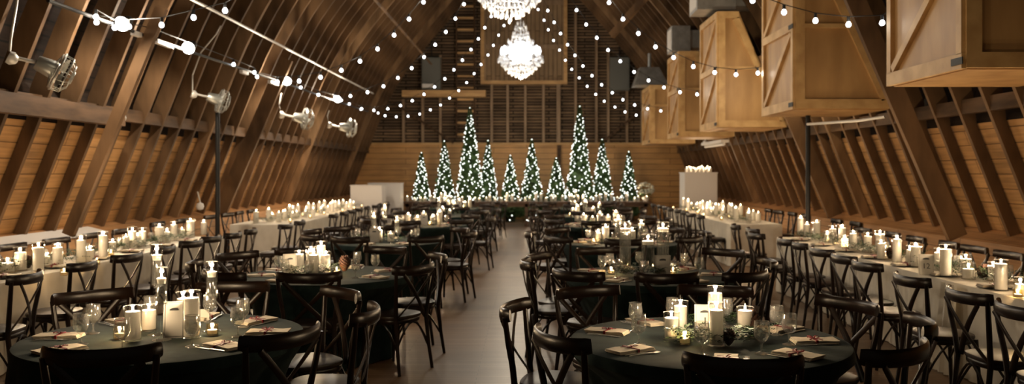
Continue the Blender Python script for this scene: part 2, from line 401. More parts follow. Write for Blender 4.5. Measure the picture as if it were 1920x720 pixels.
mb = MB(); mb.box((-.2, -.06, -.06), (.2, .08, .07)); mb.build('housing', 'white', t)
mb = MB(); [mb.lathe([(.0,0),(.045,.0),(.06,.05),(0,.05)], 10, (s_*.12, -.06, 0), Matrix.Rotation(PI/2, 4, 'X')) for s_ in (-1, 1)]; mb.build('lamp_head', 'white', t)

# ------------------------------------------------------------------ plywood duct cabinets on the right
ZB, ZM, AX = 2.56, 3.70, 3.70
def cabinet(z, w, top, tx, label, hx):
    """aisle face at x=AX; gable face towards the camera at y=z. outline follows the roof"""
    t = thing('plywood_cabinet', label, 'cabinet', (AX, z, 0))
    br_x = 5.02-AX; slx = tx-AX
    def xs(zz): return min(br_x, br_x-(zz-ZB)*.415)
    if xs(top) > slx: pass
    outl = [(0, ZB), (br_x, ZB), (xs(top-.0), top), (0, top)]
    mb = MB(); mb.poly([(x*.985+.01, zz*1.0) for x, zz in outl], 'y', .02, w-.02); mb.build('plywood_body', 'ply', t)
    tw = .13
    def trim(p, q, ww=tw, y=0.0, name='frame_board'):
        mb = MB(); mb.beam((p[0], y, p[1]), (q[0], y, q[1]), ww, .04, up=(0,1,0)); mb.build(name, 'pine', t)
    # gable frame facing the camera
    trim((tw/2, ZB+tw), (tw/2, top)); trim((0, ZB+tw/2), (br_x, ZB+tw/2)); trim((tw, top-tw/2), (xs(top), top-tw/2))
    trim((br_x-tw*.55, ZB+tw), (xs(top)-tw*.5, top-tw)); trim((tw, ZM), (xs(ZM)-tw*.9, ZM), .06)
    # aisle face frame with diagonals
    def side(p, q, ww=.09, name='frame_board'):
        mb = MB(); mb.beam((-.012, p[0], p[1]), (-.012, q[0], q[1]), ww, .045, up=(1,0,0)); mb.build(name, 'pine', t)
    side((0, ZB+.06), (w, ZB+.06), .13); side((0, ZM), (w, ZM), .11); side((0, top-.06), (w, top-.06), .12)
    side((.05, ZB+.12), (.05, ZM-.05)); side((.05, ZM+.05), (.05, top-.12)); side((w-.05, ZB+.12), (w-.05, ZM-.05)); side((w-.05, ZM+.05), (w-.05, top-.12))
    side((w-.12, ZB+.15), (.12, ZM-.08), .08, 'diagonal_board'); side((w-.12, ZM+.08), (.12, top-.15), .08, 'diagonal_board')
    for hz in (ZB+.06, ZM):
        mb = MB(); mb.box((-.045, -.03, hz-.03), (-.036, .16, hz+.03)); mb.build('hinge', 'black', t)
    mb = MB(); mb.box((.03, .03, ZB-.012), (br_x-.03, w-.03, ZB-.001)); mb.build('bottom_panel', 'ply', t)
    return t
cabs = [(7.19, 1.50, 4.77), (11.75, 1.55, 4.77), (16.45, 1.6, 4.79), (20.6, 1.6, 4.62), (25.4, 1.7, 4.30)]
cl = ['largest plywood cabinet with diagonal boards, nearest the camera at upper right', 'second plywood cabinet from the camera, its sloped side beside the dark brace',
      'plywood cabinet in the middle of the right row, lit from its right edge', 'fourth plywood cabinet, half hidden behind the middle one', 'farthest plywood cabinet, next to the end wall under a grey hood']
for i, (z, w, top) in enumerate(cabs): cabinet(z, w, top, AX+.45, cl[i], 0)
# galvanised units above the cabinets
def duct(x, y, z, w, d, h, lab, hood=False):
    t = thing('ventilation_unit', lab, 'duct', (x, y, z))
    if hood:
        mb = MB(); mb.v = [Vector(p) for p in ((-w/2,-d/2,0),(w/2,-d/2,0),(w/2,d/2,0),(-w/2,d/2,0),(-w*.32,-d*.3,h),(w*.25,-d*.3,h),(w*.25,d*.3,h),(-w*.32,d*.3,h))]
        for q in ((0,3,2,1),(4,5,6,7),(0,1,5,4),(1,2,6,5),(2,3,7,6),(3,0,4,7)): mb.face(q)
        mb.build('hood', 'galv', t); mb = MB(); mb.tube([(0,0,h), (0,0,h+.45)], .05, 8); mb.build('pipe', 'galv', t)
    else:
        mb = MB(); mb.box((-w/2,-d/2,0),(w/2,d/2,h)); mb.build('housing', 'galv', t)
        mb = MB(); mb.box((-w/2-.01,-d/2+.06,.06),(-w/2,d/2-.06,h-.06)); mb.build('face_plate', 'white', t)
        mb = MB(); mb.box((w/2,-d*.35,h*.15),(w/2+.7,d*.35,h*.85)); mb.build('duct_arm', 'galv', t)
duct(3.70, 17.0, 4.86, .75, .8, .62, 'grey metal unit on top of the middle plywood cabinet')
duct(3.78, 21.2, 4.66, .45, .7, .62, 'small grey metal unit on top of the fourth plywood cabinet')
duct(3.75, 26.0, 4.32, 1.0, .9, .55, 'grey metal hood above the farthest plywood cabinet', True)
duct(4.75, 15.2, 3.6, .5, .9, 1.1, 'tall grey duct box behind the sloped edge of the middle cabinet')
# white tubes and black posts
def pipe(name, pts, r, m, lab, cat='pipe', n=7):
    mb = MB(); mb.tube(pts, r, n); return tag(mb.build(name, m, smooth=True), lab, cat)
pipe('conduit_pipe', [(3.95, 12.0, 2.36), (4.4, 11.3, 2.37), (4.62, 11.0, 2.40)], .02, 'conduit', 'short white tube under the second plywood cabinet')
t = thing('fluorescent_tube', 'white tube lamp under the far cabinets at the right', 'lamp', (4.05, 18.4, 2.30))
mb = MB(); mb.box((-.08,-1.0,0),(.08,1.0,.06)); mb.build('housing', 'white', t); mb = MB(); mb.tube([(0,-.9,-.03),(0,.9,-.03)], .03, 8); mb.build('tube', 'white', t)
for (px_, y_, zt, lab) in ((408, 13.4, 2.66, 'thin black post beside the far end of the left long table'), (1515, 12.95, 2.55, 'thin black post beside the far end of the right long table')):
    x = (px_-CX)*y_/F; t = thing('support_post', lab, 'post', (x, y_, 0))
    mb = MB(); mb.tube([(0,0,.01), (0,0,zt)], .035, 10); mb.build('pole', 'black', t, smooth=True)
    mb = MB(); mb.box((-.1,-.1,0),(.1,.1,.012)); mb.build('base_plate', 'black', t)

# ------------------------------------------------------------------ wall fans
def fan(loc, rz, rx, sc, label, cond):
    t = thing('wall_fan', label, 'fan', loc, rz); t.scale = (sc, sc, sc)
    R = Matrix.Rotation(rx, 4, 'Y')
    mb = MB(); mb.lathe([(0,-.02),(.08,-.02),(.09,.03),(.05,.09),(.02,.10),(0,.1)], 14, (-.42,0,0), R@Matrix.Rotation(PI/2,4,'Y')); mb.build('wall_mount', 'conduit', t, smooth=True)
    mb = MB(); mb.tube([(-.34,0,0),(-.2,0,-.03),(-.12,0,-.04)], .025, 8); mb.build('arm', 'conduit', t, smooth=True)
    A = Matrix.Translation((-.12,0,-.04)) @ R @ Matrix.Rotation(PI/2,4,'Y')
    mb = MB(); mb.lathe([(0,0),(.09,0),(.10,.03),(.125,.22),(.10,.27),(.0,.27)], 18, mtx=A); mb.build('motor_housing', 'fanmetal', t, smooth=True)
    mb = MB()
    for r_, h in ((.24,.24),(.255,.27),(.24,.38),(.16,.44),(.08,.46)):
        mb.tube([A @ Vector((r_*math.cos(2*PI*i/28), r_*math.sin(2*PI*i/28), h)) for i in range(28)], .008 if r_ < .25 else .016, 6, closed=True)
    for i in range(12):
        a = 2*PI*i/12; c, s_ = math.cos(a), math.sin(a)
        mb.tube([A @ Vector((c*q, s_*q, h)) for q, h in ((.03,.46),(.16,.44),(.24,.38),(.25,.27),(.24,.24),(.11,.2))], .005, 5)
    mb.build('cage', 'fanmetal', t, smooth=True)
    mb = MB()
    for i in range(4):
        a = PI/2*i+.4; c, s_ = math.cos(a), math.sin(a); p = []
        for q, w_, tw in ((.03,.03,.03),(.12,.07,.03),(.21,.06,.02)):
            p.append((A @ Vector((c*q-s_*w_, s_*q+c*w_, .32-tw)), A @ Vector((c*q+s_*w_, s_*q-c*w_, .32+tw))))
        for (a1, b1), (a2, b2) in zip(p, p[1:]): mb.quad(a1, b1, b2, a2)
    mb.build('blades', 'fanmetal', t)
    mb = MB(); mb.tube(cond, .014, 6); mb.build('conduit', 'conduit', t, smooth=True)
fan(atz(88, 112, 9.0), .55, .42, .8, 'large grey caged wall fan nearest the camera on the left rafters', [(-.42,0,.08),(-.4,0,.3),(-.34,0,.7),(-.32,0,1.0)])
fan(atz(400, 178, 13.2), .5, .3, .72, 'grey caged wall fan above the black post on the left', [(-.42,0,.05),(-.42,0,.4),(-.25,0,.9),(.05,0,1.3),(.15,0,1.5)])
fan(atz(560, 216, 17.0), .5, .15, .85, 'dim caged fan on the left rafters past the black post', [(-.42,0,.05),(-.45,0,.25),(-.4,0,.5)])
fan(atz(645, 235, 21.0), .4, .1, .9, 'farthest caged fan on the left rafters near the white counter', [(-.42,0,.05),(-.45,0,.25),(-.4,0,.4)])

# conduit along the left roof, track with spot lamps
cnd = [(X0-4.55+.0, y_, 4.10) for y_ in (8, 14, 20, 26)]
pipe('conduit_pipe', cnd, .022, 'conduit', 'long white conduit running along the upper left rafters')
pipe('conduit_pipe', [(X0-3.0, y_, 5.25) for y_ in (12, 18, 28)], .03, 'rafter', 'thin dark pipe running high along the left roof', 'pipe')
SP = [(219, 45), (345, 90), (532, 152), (628, 186)]
XS = 4.80
trk = thing('track_rail', 'dark lighting track running along the left rafters under the lamps', 'light track', (0, 0, 0))
pts = []
for (px_, py_) in [(90, 1), (219, 48), (345, 93), (532, 155), (628, 189), (690, 209)]:
    y_ = XS*F/(CX-px_); pts.append(Vector((-XS, y_, HC-(py_-CY)*y_/F)))
mb = MB(); mb.tube(pts, .022, 6); mb.build('rail', 'black', trk)
for a, b in ((249, 262), (292, 322), (452, 463), (505, 520)):
    ya, yb2 = XS*F/(CX-a), XS*F/(CX-b); za = HC+.366*XS+.03
    mb = MB(); mb.box((-XS-.03, ya, za-.10), (-XS+.03, yb2, za-.045)); mb.build('feed_box', 'white', trk)
for i, (px_, py_) in enumerate(SP):
    y_ = XS*F/(CX-px_); p = Vector((-XS+.06, y_, HC-(py_-CY)*y_/F)); p.x += 0
    t = thing('track_spotlight', 'glaring white spotlight on the left track, ' + ['nearest the camera', 'above the first black fan post', 'third from the camera', 'farthest of the four'][i], 'spotlight', p)
    R = Matrix.Rotation(math.radians(-66), 4, 'X') @ Matrix.Rotation(0, 4, 'Y')
    mb = MB(); mb.lathe([(0,.2),(.05,.2),(.06,.15),(.092,.0),(.088,.0),(.06,.03),(0,.03)], 14, mtx=R); mb.build('lamp_can', 'black', t, smooth=True)
    mb = MB(); mb.lathe([(0,-.004),(.085,-.004),(.085,.004),(0,.005)], 18, mtx=R); ob = mb.build('lamp_face', 'lampface', t)
    mb = MB(); mb.tube([(0,.03,.02),(-.03,.03,.08)], .012, 6); mb.build('bracket', 'black', t)
    point('spot_light', p+Vector((.05, -.12, -.03)), P_SPOT, (1, .84, .64), .04)
point('cabinet_light', atz(1437, 135, 14.6)+Vector((.1,0,0)), P_BOX, (1,.78,.5), .05)

# ------------------------------------------------------------------ string lights
bm_ = MB(); bm_.lathe([(0,-.030),(.016,-.027),(.028,-.011),(.030,.003),(.023,.018),(.013,.034),(0,.036)], 10)
bulb_me = bm_.mesh('bulb', 'bulb', True)
bm_ = MB(); bm_.lathe([(.017,.03),(.019,.05),(.017,.085),(0,.087)], 8); sock_me = bm_.mesh('socket', 'black')
STR = {
 'A left': (27.6, 27.9, [(945,48),(935,66),(925,85),(915,103),(902,121),(889,138),(875,155),(860,170),(843,184),(826,197),(807,206),(787,214),(765,218),(743,219),(722,217),(709,212)]),
 'B left': (22.5, 22.9, [(921,31),(909,52),(897,73),(883,93),(867,113),(851,131),(834,148),(815,163),(795,177),(773,189),(751,198),(727,204),(701,207),(678,204)]),
 'C left': (18.2, 18.4, [(870,8),(854,35),(836,60),(816,84),(795,107),(772,128),(746,146),(719,162),(689,173),(657,180),(628,182),(597,178)]),
 'D left': (14.3, 13.2, [(794,4),(767,36),(739,66),(708,92),(675,115),(640,132),(601,145),(561,152),(520,154)]),
 'E left': (9.2, 10.2, [(422,20),(363,33),(303,47),(242,50),(181,42)]),
 'F left': (11.8, 19.5, None),
 'A right': (27.6, 27.9, [(1009,18),(1020,38),(1028,56),(1038,76),(1049,94),(1060,113),(1072,130),(1086,146),(1101,162),(1117,177),(1133,190),(1153,201),(1172,210),(1193,216)]),
 'B right': (22.9, 23.2, [(1027,20),(1039,42),(1051,63),(1064,84),(1078,104),(1093,124),(1110,142),(1128,159),(1148,174),(1168,187),(1190,197),(1214,204),(1239,208)]),
 'C right': (18.4, 18.4, [(1081,19),(1099,46),(1119,71),(1140,94),(1163,115),(1189,135),(1216,151),(1245,164),(1275,173),(1307,177)]),
 'D right': (13.8, 13.4, [(1142,5),(1168,36),(1197,63),(1229,88),(1263,108),(1300,125),(1340,136),(1380,140),(1421,137),(1439,128)]),
 'E right': (9.4, 9.2, [(1356,-30),(1411,1),(1470,23),(1529,39),(1591,46),(1654,43),(1668,35)]),
}
SL = {'A':'farthest','B':'second farthest','C':'middle','D':'second nearest','E':'nearest'}
def make_string(lab, P, extra0=None, extra1=None):
    t = thing('string_lights', lab, 'string lights', P[0])
    up = Vector((0,0,.085)); pts = [p+up for p in P]
    if extra0 is not None: pts = [extra0]+pts
    if extra1 is not None: pts = pts+[extra1]
    mb = MB(); mb.tube([p-P[0] for p in pts], .0055, 5); mb.build('cord', 'black', t)
    for p in P:
        b = link('bulb', bulb_me, t, p-P[0]); link('socket', sock_me, b)
    for p in P[::4]: point('string_light', p-Vector((0,.06,.02)), P_BULB, (1,.86,.68), .03)
for k_, (z0, z1, pl) in STR.items():
    if pl is None: continue
    n = len(pl); P = [atz(a, b, z0+(z1-z0)*i/(n-1)) for i, (a, b) in enumerate(pl)]
    e0 = P[0]+(P[0]-P[1])*.9+Vector((0,0,.2)); e1 = P[-1]+(P[-1]-P[-2])*.25+Vector((0,0,.1))
    e0 = Vector((X0+(.05 if 'right' in k_ else -.05), P[0].y, 9.3)) if k_[0] != 'E' else e0
    if k_[0] in 'ABCD':  # climb straight towards the ridge
        d = (P[0]-P[1]).normalized(); e0 = P[0]+d*(abs(P[0].x-X0)/max(abs(d.x), .2))*.9
    make_string('%s string of bulbs swooping down the %s side of the roof' % (SL[k_[0]], k_[2:]), P, e0, e1)
Pw = []
for (a, b) in ((180,32),(215,52),(284,65),(438,121),(477,136),(482,144),(564,164),(597,177),(640,188),(655,195),(677,205)):
    y_ = (XS-.05)*F/(CX-a); Pw.append(Vector((-(XS-.05), y_, HC-(b-CY)*y_/F)))
make_string('string of round bulbs running along the left lighting track', Pw)

# ------------------------------------------------------------------ chandeliers
def chandelier(loc, label, dense):
    t = thing('chandelier', label, 'chandelier', loc)          # origin at lowest crystal
    H = 1.75
    mb = MB(); mb.tube([(0,0,.25),(0,0,H+.1)], .02, 8)
    for z in (.5,.8,1.15,1.45): mb.lathe([(.0,z-.06),(.05,z-.03),(.06,z),(.05,z+.03),(0,z+.06)], 12)
    mb.build('stem', 'crystal', t, smooth=True)
    mb = MB(); mb.tube([(0,0,H+.1),(0,0,9.5-loc[2])], .012, 6); mb.build('chain', 'black', t)
    for (r_, z) in ((.60,.62),(.45,.90),(.24,1.22),(.30,.30)):
        mb = MB(); mb.tube([(r_*math.cos(2*PI*i/30), r_*math.sin(2*PI*i/30), z) for i in range(30)], .014, 6, closed=True); mb.build('ring', 'crystal', t, smooth=True)
    for k in range(12):
        a = 2*PI*k/12; c, s_ = math.cos(a), math.sin(a)
        mb = MB(); mb.tube([(0,0,.5),(.25*c,.25*s_,.42),(.45*c,.45*s_,.50),(.52*c,.52*s_,.68)], .012, 6); arm = mb.build('arm', 'crystal', t, smooth=True)
        mb = MB(); mb.lathe([(0,.66),(.02,.68),(.05,.74),(.055,.80),(.03,.88),(0,.92)], 10, (.52*c,.52*s_,0)); mb.build('lamp', 'crystal_lamp', arm, smooth=True)
    mb = MB(); mb.lathe([(0,.45),(.2,.5),(.34,.62),(.36,.8),(.2,.98),(.1,1.05),(0,1.06)], 20); mb.build('lamp_cluster', 'crystal_lamp', t, smooth=True)
    drop = MB(); drop.lathe([(0,0),(.016,.02),(.02,.05),(.008,.09),(0,.11)], 6); dme = drop.mesh('crystal_drop', 'crystal')
    n_parts = 0
    bulk = MB()
    def put(x, y, z, s_=1.0):
        nonlocal n_parts
        if n_parts < 100 and y < 0:
            link('crystal_drop', dme, t, (x, y, z)); n_parts += 1
        else: bulk.lathe([(0,0),(.016,.02),(.02,.05),(.008,.09),(0,.11)], 6, (x, y, z))
    for (r_, z, n) in ((.64,.47,52),(.60,.58,44),(.55,.36,40),(.46,.26,34),(.36,.17,26),(.26,.10,18),(.15,.04,10),(.0,-.04,1),(.46,.84,30),(.36,1.0,24),(.24,1.13,18),(.22,1.26,16),(.17,1.40,12),(.10,1.52,8)):
        for i in range(n):
            a = 2*PI*(i+.3*random.random())/n; put(r_*math.cos(a), r_*math.sin(a), z+random.uniform(-.03,.03))
    for i in range(dense):                                      # strands between the tiers
        a = random.random()*2*PI; u = random.random(); r0, z0, r1, z1 = random.choice([(.64,.6,.2,1.0),(.6,.5,.25,.12),(.3,.95,.12,1.5)])
        bulk.lathe([(0,0),(.018,.02),(0,.05)], 5, ((r0+(r1-r0)*u)*math.cos(a), (r0+(r1-r0)*u)*math.sin(a), z0+(z1-z0)*u))
    tag(bulk.build('crystal_bead', 'crystal', t), None, kind='stuff')
    for dx, dz in ((0, .25), (.0, 1.3)): point('chandelier_and_fill_light', Vector(loc)+Vector((dx, -.1, dz-.4)), P_CHAND/2, (1,.84,.62), .25)
chandelier((-.16, 24.0, 4.32), 'whole sparkling crystal chandelier in front of the loft door', 320)
chandelier((-.30, 15.0, 4.34), 'crystal chandelier cut by the top edge of the picture', 240)
point('chandelier_and_fill_light', (-.2, 5.5, 5.2), P_CHAND*.22, (1,.80,.55), .4)     # added fill light with no fixture, above the camera's view

# ------------------------------------------------------------------ cross-back chair
def chair_meshes():
    out = []
    def sm(mb, name, m='chair'): out.append((name, mb.mesh(name, m, True), None)); return mb
    # seat
    mb = MB(); n = 28; rings = []
    for (s_, z) in ((.90,.443),(.98,.450),(1.0,.462),(.985,.474),(.94,.478)):
        ring = []
        for i in range(n):
            a = 2*PI*i/n; c, q = math.cos(a), math.sin(a); e = .62
            x = math.copysign(abs(c)**e, c)*(.215-.02*(1 if q < 0 else 0)*abs(q)); y = math.copysign(abs(q)**e, q)*.20
            ring.append((x*s_, y*s_-.005, z))
        rings.append(ring)
    for r_ in rings: mb.v += [Vector(p) for p in r_]
    for k in range(len(rings)-1):
        for i in range(n): j = (i+1) % n; mb.face([k*n+i, k*n+j, (k+1)*n+j, (k+1)*n+i])
    mb.face(list(range(n))[::-1]); mb.face([4*n+i for i in range(n)])
    sm(mb, 'seat', 'seat')
    mb = MB(); mb.tube([(x*.9, y*.9-.005, .43) for x, y, z in rings[2]], .012, 6, r2=.022, closed=True); sm(mb, 'seat_rail')
    # legs: rear ones run up into the back posts
    for s_ in (-1, 1):
        pts = [(s_*.205,-.255,0),(s_*.195,-.225,.2),(s_*.188,-.20,.44),(s_*.200,-.212,.58),(s_*.222,-.232,.72),(s_*.236,-.248,.86)]
        mb = MB(); mb.tube(pts, [.014,.016,.019,.018,.017,.015], 8, up=(0,1,0)); sm(mb, 'leg')
        mb = MB(); mb.tube([(s_*.195,.185,0),(s_*.183,.172,.25),(s_*.172,.16,.445)], [.013,.016,.019], 8, up=(0,1,0)); sm(mb, 'leg')
    # crest rail: a deep bow
    pts, ra, rb_ = [], [], []
    for i in range(15):
        u = -1+2*i/14; x = .248*math.sin(u*1.35)/math.sin(1.35); y = -.318+.105*(u*u)**.9
        pts.append((x, y, .862+.012*u*u)); ra.append(.013 if abs(u) < .95 else .010); rb_.append(.040 if abs(u) < .9 else .034)
    mb = MB(); mb.tube(pts, ra, 10, r2=rb_); sm(mb, 'crest_rail')
    # crossed bentwood straps
    for s_ in (-1, 1):
        pts = []
        for i in range(9):
            u = i/8; x = s_*(.185-.36*u+.05*math.sin(PI*u)*0); z = .835-.385*u; y = -.285+.095*u-.02*math.sin(PI*u) + (.004 if s_ > 0 else -.006)
            pts.append((x, y, z))
        mb = MB(); mb.tube(pts, .007, 6, r2=.019, up=(1,0,.6)); sm(mb, 'cross_slat')
    # curved braces under the seat
    def arc(p, q, m_): 
        P = []
        for i in range(9):
            u = i/8; P.append(Vector(p)*(1-u)+Vector(q)*u+Vector(m_)*math.sin(PI*u))
        return P
    for s_ in (-1, 1):
        mb = MB(); mb.tube(arc((s_*.185,.168,.20), (s_*.192,-.215,.20), (0,0,.215)), .009, 6); sm(mb, 'brace')
    mb = MB(); mb.tube(arc((-.185,.168,.22), (.185,.168,.22), (0,0,.20)), .009, 6); sm(mb, 'brace')
    mb = MB(); mb.tube(arc((-.192,-.215,.22), (.192,-.215,.22), (0,0,.20)), .009, 6); sm(mb, 'brace')
    return out
CH = chair_meshes()
def chair_full(loc, rz):
    t = bpy.data.objects.new('dining_chair', None); C.objects.link(t); t.location = loc; t.rotation_euler = (0,0,rz); t.empty_display_size = .1
    for name, me, _ in CH: link(name, me, t)
    return t
# merged far chair
def join(parts, name):
    vs, fs, ms, mats = [], [], [], []
    for nm, me, mm in parts:
        o = len(vs); vs += [tuple(v.co) for v in me.vertices]
        mt = me.materials[0]
        if mt not in mats: mats.append(mt)
        for p in me.polygons: fs.append(tuple(o+i for i in p.vertices)); ms.append(mats.index(mt))
    me = bpy.data.meshes.new(name); me.from_pydata(vs, [], fs); [me.materials.append(m) for m in mats]
    me.polygons.foreach_set('material_index', ms); me.polygons.foreach_set('use_smooth', [True]*len(fs)); me.update(); return me
CH_FAR = join(CH, 'dining_chair')
def put_chair(x, y, rz, label, group):
    o = chair_full((x, y, 0), rz) if y < 12.5 else link('dining_chair', CH_FAR, None, (x, y, 0), rz)
    return tag(o, label, 'chair', group)

# ------------------------------------------------------------------ small table ware
def wick_flame(parent, z, s_=1.0):
    mb = MB(); mb.lathe([(.0015*s_,0),(.0015*s_,.012*s_)], 5); w_ = mb.build('wick', 'ink', parent, loc=(0,0,z))
    mb = MB(); mb.lathe([(0,.006),(.005,.012),(.007,.020),(.005,.033),(.002,.044),(0,.05)], 8); f = mb.build('flame', 'flame', parent, loc=(0,0,z), smooth=True); f.scale = (s_,)*3
# shared meshes (unit radius/height scaled per kind)
WX = {}
def wax_mesh(r, h):
    mb = MB(); mb.lathe([(r*.9,0),(r,.004),(r,h-.006),(r*.94,h),(r*.5,h-.004),(0,h-.006)], 20); return mb.mesh('pillar_candle', 'wax', True)
def cyl_mesh(r, h):
    mb = MB(); mb.lathe([(0,.004),(r-.002,.004),(r,.008),(r,h),(r-.003,h+.001),(r-.003,.012),(0,.012)], 24); return mb.mesh('glass_cylinder', 'glass', True)
def rim(parent, r, z):
    k = ('rim', round(r, 3))
    if k not in WX:
        mb = MB(); mb.tube([(r*math.cos(2*PI*i/24), r*math.sin(2*PI*i/24), 0) for i in range(24)], .0016, 5, closed=True); WX[k] = mb.mesh('glass_rim', 'rimglass', True)
    link('rim', WX[k], parent, (0, 0, z))
FM = {}
def flame_parts(parent, z, s_=1.0):
    if 'w' not in FM:
        mb = MB(); mb.lathe([(.0018,-.006),(.0015,.012)], 5); FM['w'] = mb.mesh('wick', 'ink')
        mb = MB(); mb.lathe([(0,.004),(.006,.011),(.0085,.020),(.006,.034),(.0025,.046),(0,.054)], 8); FM['f'] = mb.mesh('flame', 'flame', True)
    w_ = link('wick', FM['w'], parent, (0,0,z)); w_.scale = (s_,)*3; f = link('flame', FM['f'], parent, (0,0,z)); f.scale = (s_,)*3
def candle(p, r, h, lab, grp=None, glass=.0, light=1.0, parts=True, glab=None):
    """white pillar candle; glass = height of the cylinder round it (0 none)"""
    h = round(h, 2); key = (round(r, 3), h)
    if key not in WX: WX[key] = wax_mesh(*key)
    p = Vector(p)
    q = p+Vector((0,0,.013 if glass else .001))
    o = tag(link('pillar_candle', WX[key], None, q), lab, 'candle', grp)
    flame_parts(o, h-.004, .8)
    if glass:
        gk = ('g', round(r+.007, 3), round(glass, 2))
        if gk not in WX: WX[gk] = cyl_mesh(gk[1], gk[2])
        gc = link('glass_cylinder', WX[gk], None, p+Vector((0,0,.001)))
        if p.y < 13: rim(gc, gk[1], gk[2]); rim(gc, gk[1], .005)
        tag(gc, glab or lab.replace('white pillar candle', 'glass round the candle').replace('white candle', 'glass round the candle').replace('glowing candle', 'glass round the candle'), 'glass vase', (grp+' glasses') if grp else None)
    if light: point('candle_light', p+Vector((0,0,.013+h+.024)), P_CANDLE*light, WARM, .012)
    return o
def goblet_mesh():
    mb = MB()
    outer = [(0,0),(.034,0),(.035,.002),(.026,.006),(.008,.012),(.0045,.022),(.005,.045),(.007,.055),(.018,.064),(.032,.078),(.0395,.098),(.041,.118),(.038,.145),(.036,.165)]
    inner = [(.0345,.165),(.0365,.145),(.0395,.118),(.038,.099),(.031,.081),(.017,.068),(0,.063)]
    mb.lathe(outer+inner, 20); return mb.mesh('water_goblet', 'goblet', True)
GOB = goblet_mesh()
mbw = MB(); mbw.lathe([(0,.0635),(.0168,.0685),(.0308,.0815),(.0378,.0995),(.0393,.118),(.0375,.138),(.0,.138)], 20); GWAT = mbw.mesh('water', 'water', True)
GOBF = None
def goblet(x, y, lab, grp, h=.76):
    o = tag(link('water_goblet', GOB, None, (x, y, h+.001)), lab, 'goblet', grp)
    if y < 9: link('water', GWAT, o); rim(o, .036, .165); rim(o, .034, .003)
    return o
def votive(p, lab, grp=None, light=.5):
    if 'v' not in WX:
        mb = MB(); mb.lathe([(0,.001),(.028,.001),(.031,.004),(.033,.065),(.030,.065),(.028,.010),(0,.010)], 18); WX['v'] = mb.mesh('votive_holder', 'votive', True)
        mb = MB(); mb.lathe([(.026,.011),(.026,.032),(0,.033)], 14); WX['vw'] = mb.mesh('tea_light', 'wax', True)
    o = tag(link('votive_holder', WX['v'], None, Vector(p)+Vector((0,0,.001))), lab, 'votive', grp)
    w_ = link('tea_light', WX['vw'], o); flame_parts(w_, .03, .7)
    if light: point('candle_light', Vector(p)+Vector((0,0,.055)), P_CANDLE*light, WARM, .01)
def float_vase(p, h, lab, stem=True, bowl=None, r=.036):
    """glass vase with water and a floating candle; stem: tube on a stem and foot"""
    t = thing('floating_candle_vase', lab, 'glass vase', Vector(p)+Vector((0,0,.001)))
    z0 = h-(bowl or .22) if stem else .008
    pr = [(0,0),(.05,0),(.05,.003),(.02,.01),(.006,.03),(.005,z0-.02),(.012,z0-.005),(r,z0)] if stem else [(0,0),(r,0)]
    mb = MB(); mb.lathe(pr+[(r,h),(r-.003,h),(r-.003,z0+.006),(0,z0+.006)], 20); mb.build('vase_glass', 'glass', t, smooth=True)
    wl = h-.07
    if p[1] < 13: rim(t, r, h)
    mb = MB(); mb.lathe([(0,z0+.008),(r-.0045,z0+.008),(r-.0045,wl),(0,wl)], 18); mb.build('water', 'water', t)
    mb = MB(); mb.lathe([(0,wl-.02),(r-.010,wl-.018),(r-.006,wl+.012),(r-.016,wl+.016),(0,wl+.012)], 18); fc = mb.build('floating_candle', 'wax', t, smooth=True)
    flame_parts(fc, wl+.01, .75)
    point('candle_light', Vector(p)+Vector((0,0,wl+.045)), P_CANDLE*.8, WARM, .012)
# place setting
def setting_meshes():
    D = {}
    mb = MB()
    for k, (w_, z) in enumerate(((.058,.0),(.056,.006),(.057,.012))):
        n0 = len(mb.v); nx = 10
        for i in range(nx+1):
            u = -1+2*i/nx
            for j in (-1, 1):
                mb.v.append(Vector((u*.115+.004*k, j*w_+.003*math.sin(u*5+k), z+.0015*math.sin(u*7+j))))
        for i in range(nx):
            a = n0+2*i; mb.face([a, a+2, a+3, a+1])
        n1 = len(mb.v); mb.v += [Vector((v.x, v.y, v.z+.005)) for v in mb.v[n0:n1]]
        for i in range(nx):
            a = n1+2*i; mb.face([a, a+1, a+3, a+2]); b = n0+2*i
            mb.face([b, a, a+2, b+2]); mb.face([b+1, b+3, a+3, a+1])
        mb.face([n0, n0+1, n1+1, n1]); mb.face([n1-2, n1-1+(n1-n0), n1-1][:0] or [n1-2, len(mb.v)-2, len(mb.v)-1, n1-1])
    D['napkin'] = mb.mesh('folded_napkin', 'napkin', True)
    mb = MB(); mb.box((-.006,-.062,-.001),(.006,.062,.020))
    for s_ in (-1, 1):
        pts = [(0,0,.022),(s_*.012,.012,.032),(s_*.026,.022,.030),(s_*.03,.008,.024),(s_*.014,-.002,.023),(0,0,.022)]
        mb.tube(pts, .005, 5, r2=.0016); mb.tube([(0,0,.022),(s_*.02,-.02,.022),(s_*.034,-.042,.019)], .005, 5, r2=.0014)
    D['ribbon'] = mb.mesh('ribbon', 'ribbon')
    mb = MB(); mb.tube([(-.10,0,.004),(-.02,0,.006),(.03,0,.004),(.05,0,.004)], [.0035,.003,.0025,.010], 8, r2=[.0025,.002,.0015,.0012])
    for i in (-3,-1,1,3): mb.tube([(.048,i*.0027,.004),(.075,i*.0027,.003),(.098,i*.0027,.005)], .0012, 5)
    D['fork'] = mb.mesh('fork', 'steel', True)
    mb = MB(); mb.tube([(-.11,0,.005),(-.06,0,.006),(-.005,0,.005),(.0,0,.004),(.06,0,.004),(.11,0,.0035)], [.006,.007,.004,.008,.009,.002], 8, r2=[.003,.003,.003,.0012,.001,.001])
    D['knife'] = mb.mesh('table_knife', 'steel', True)
    return D
SM = setting_meshes()
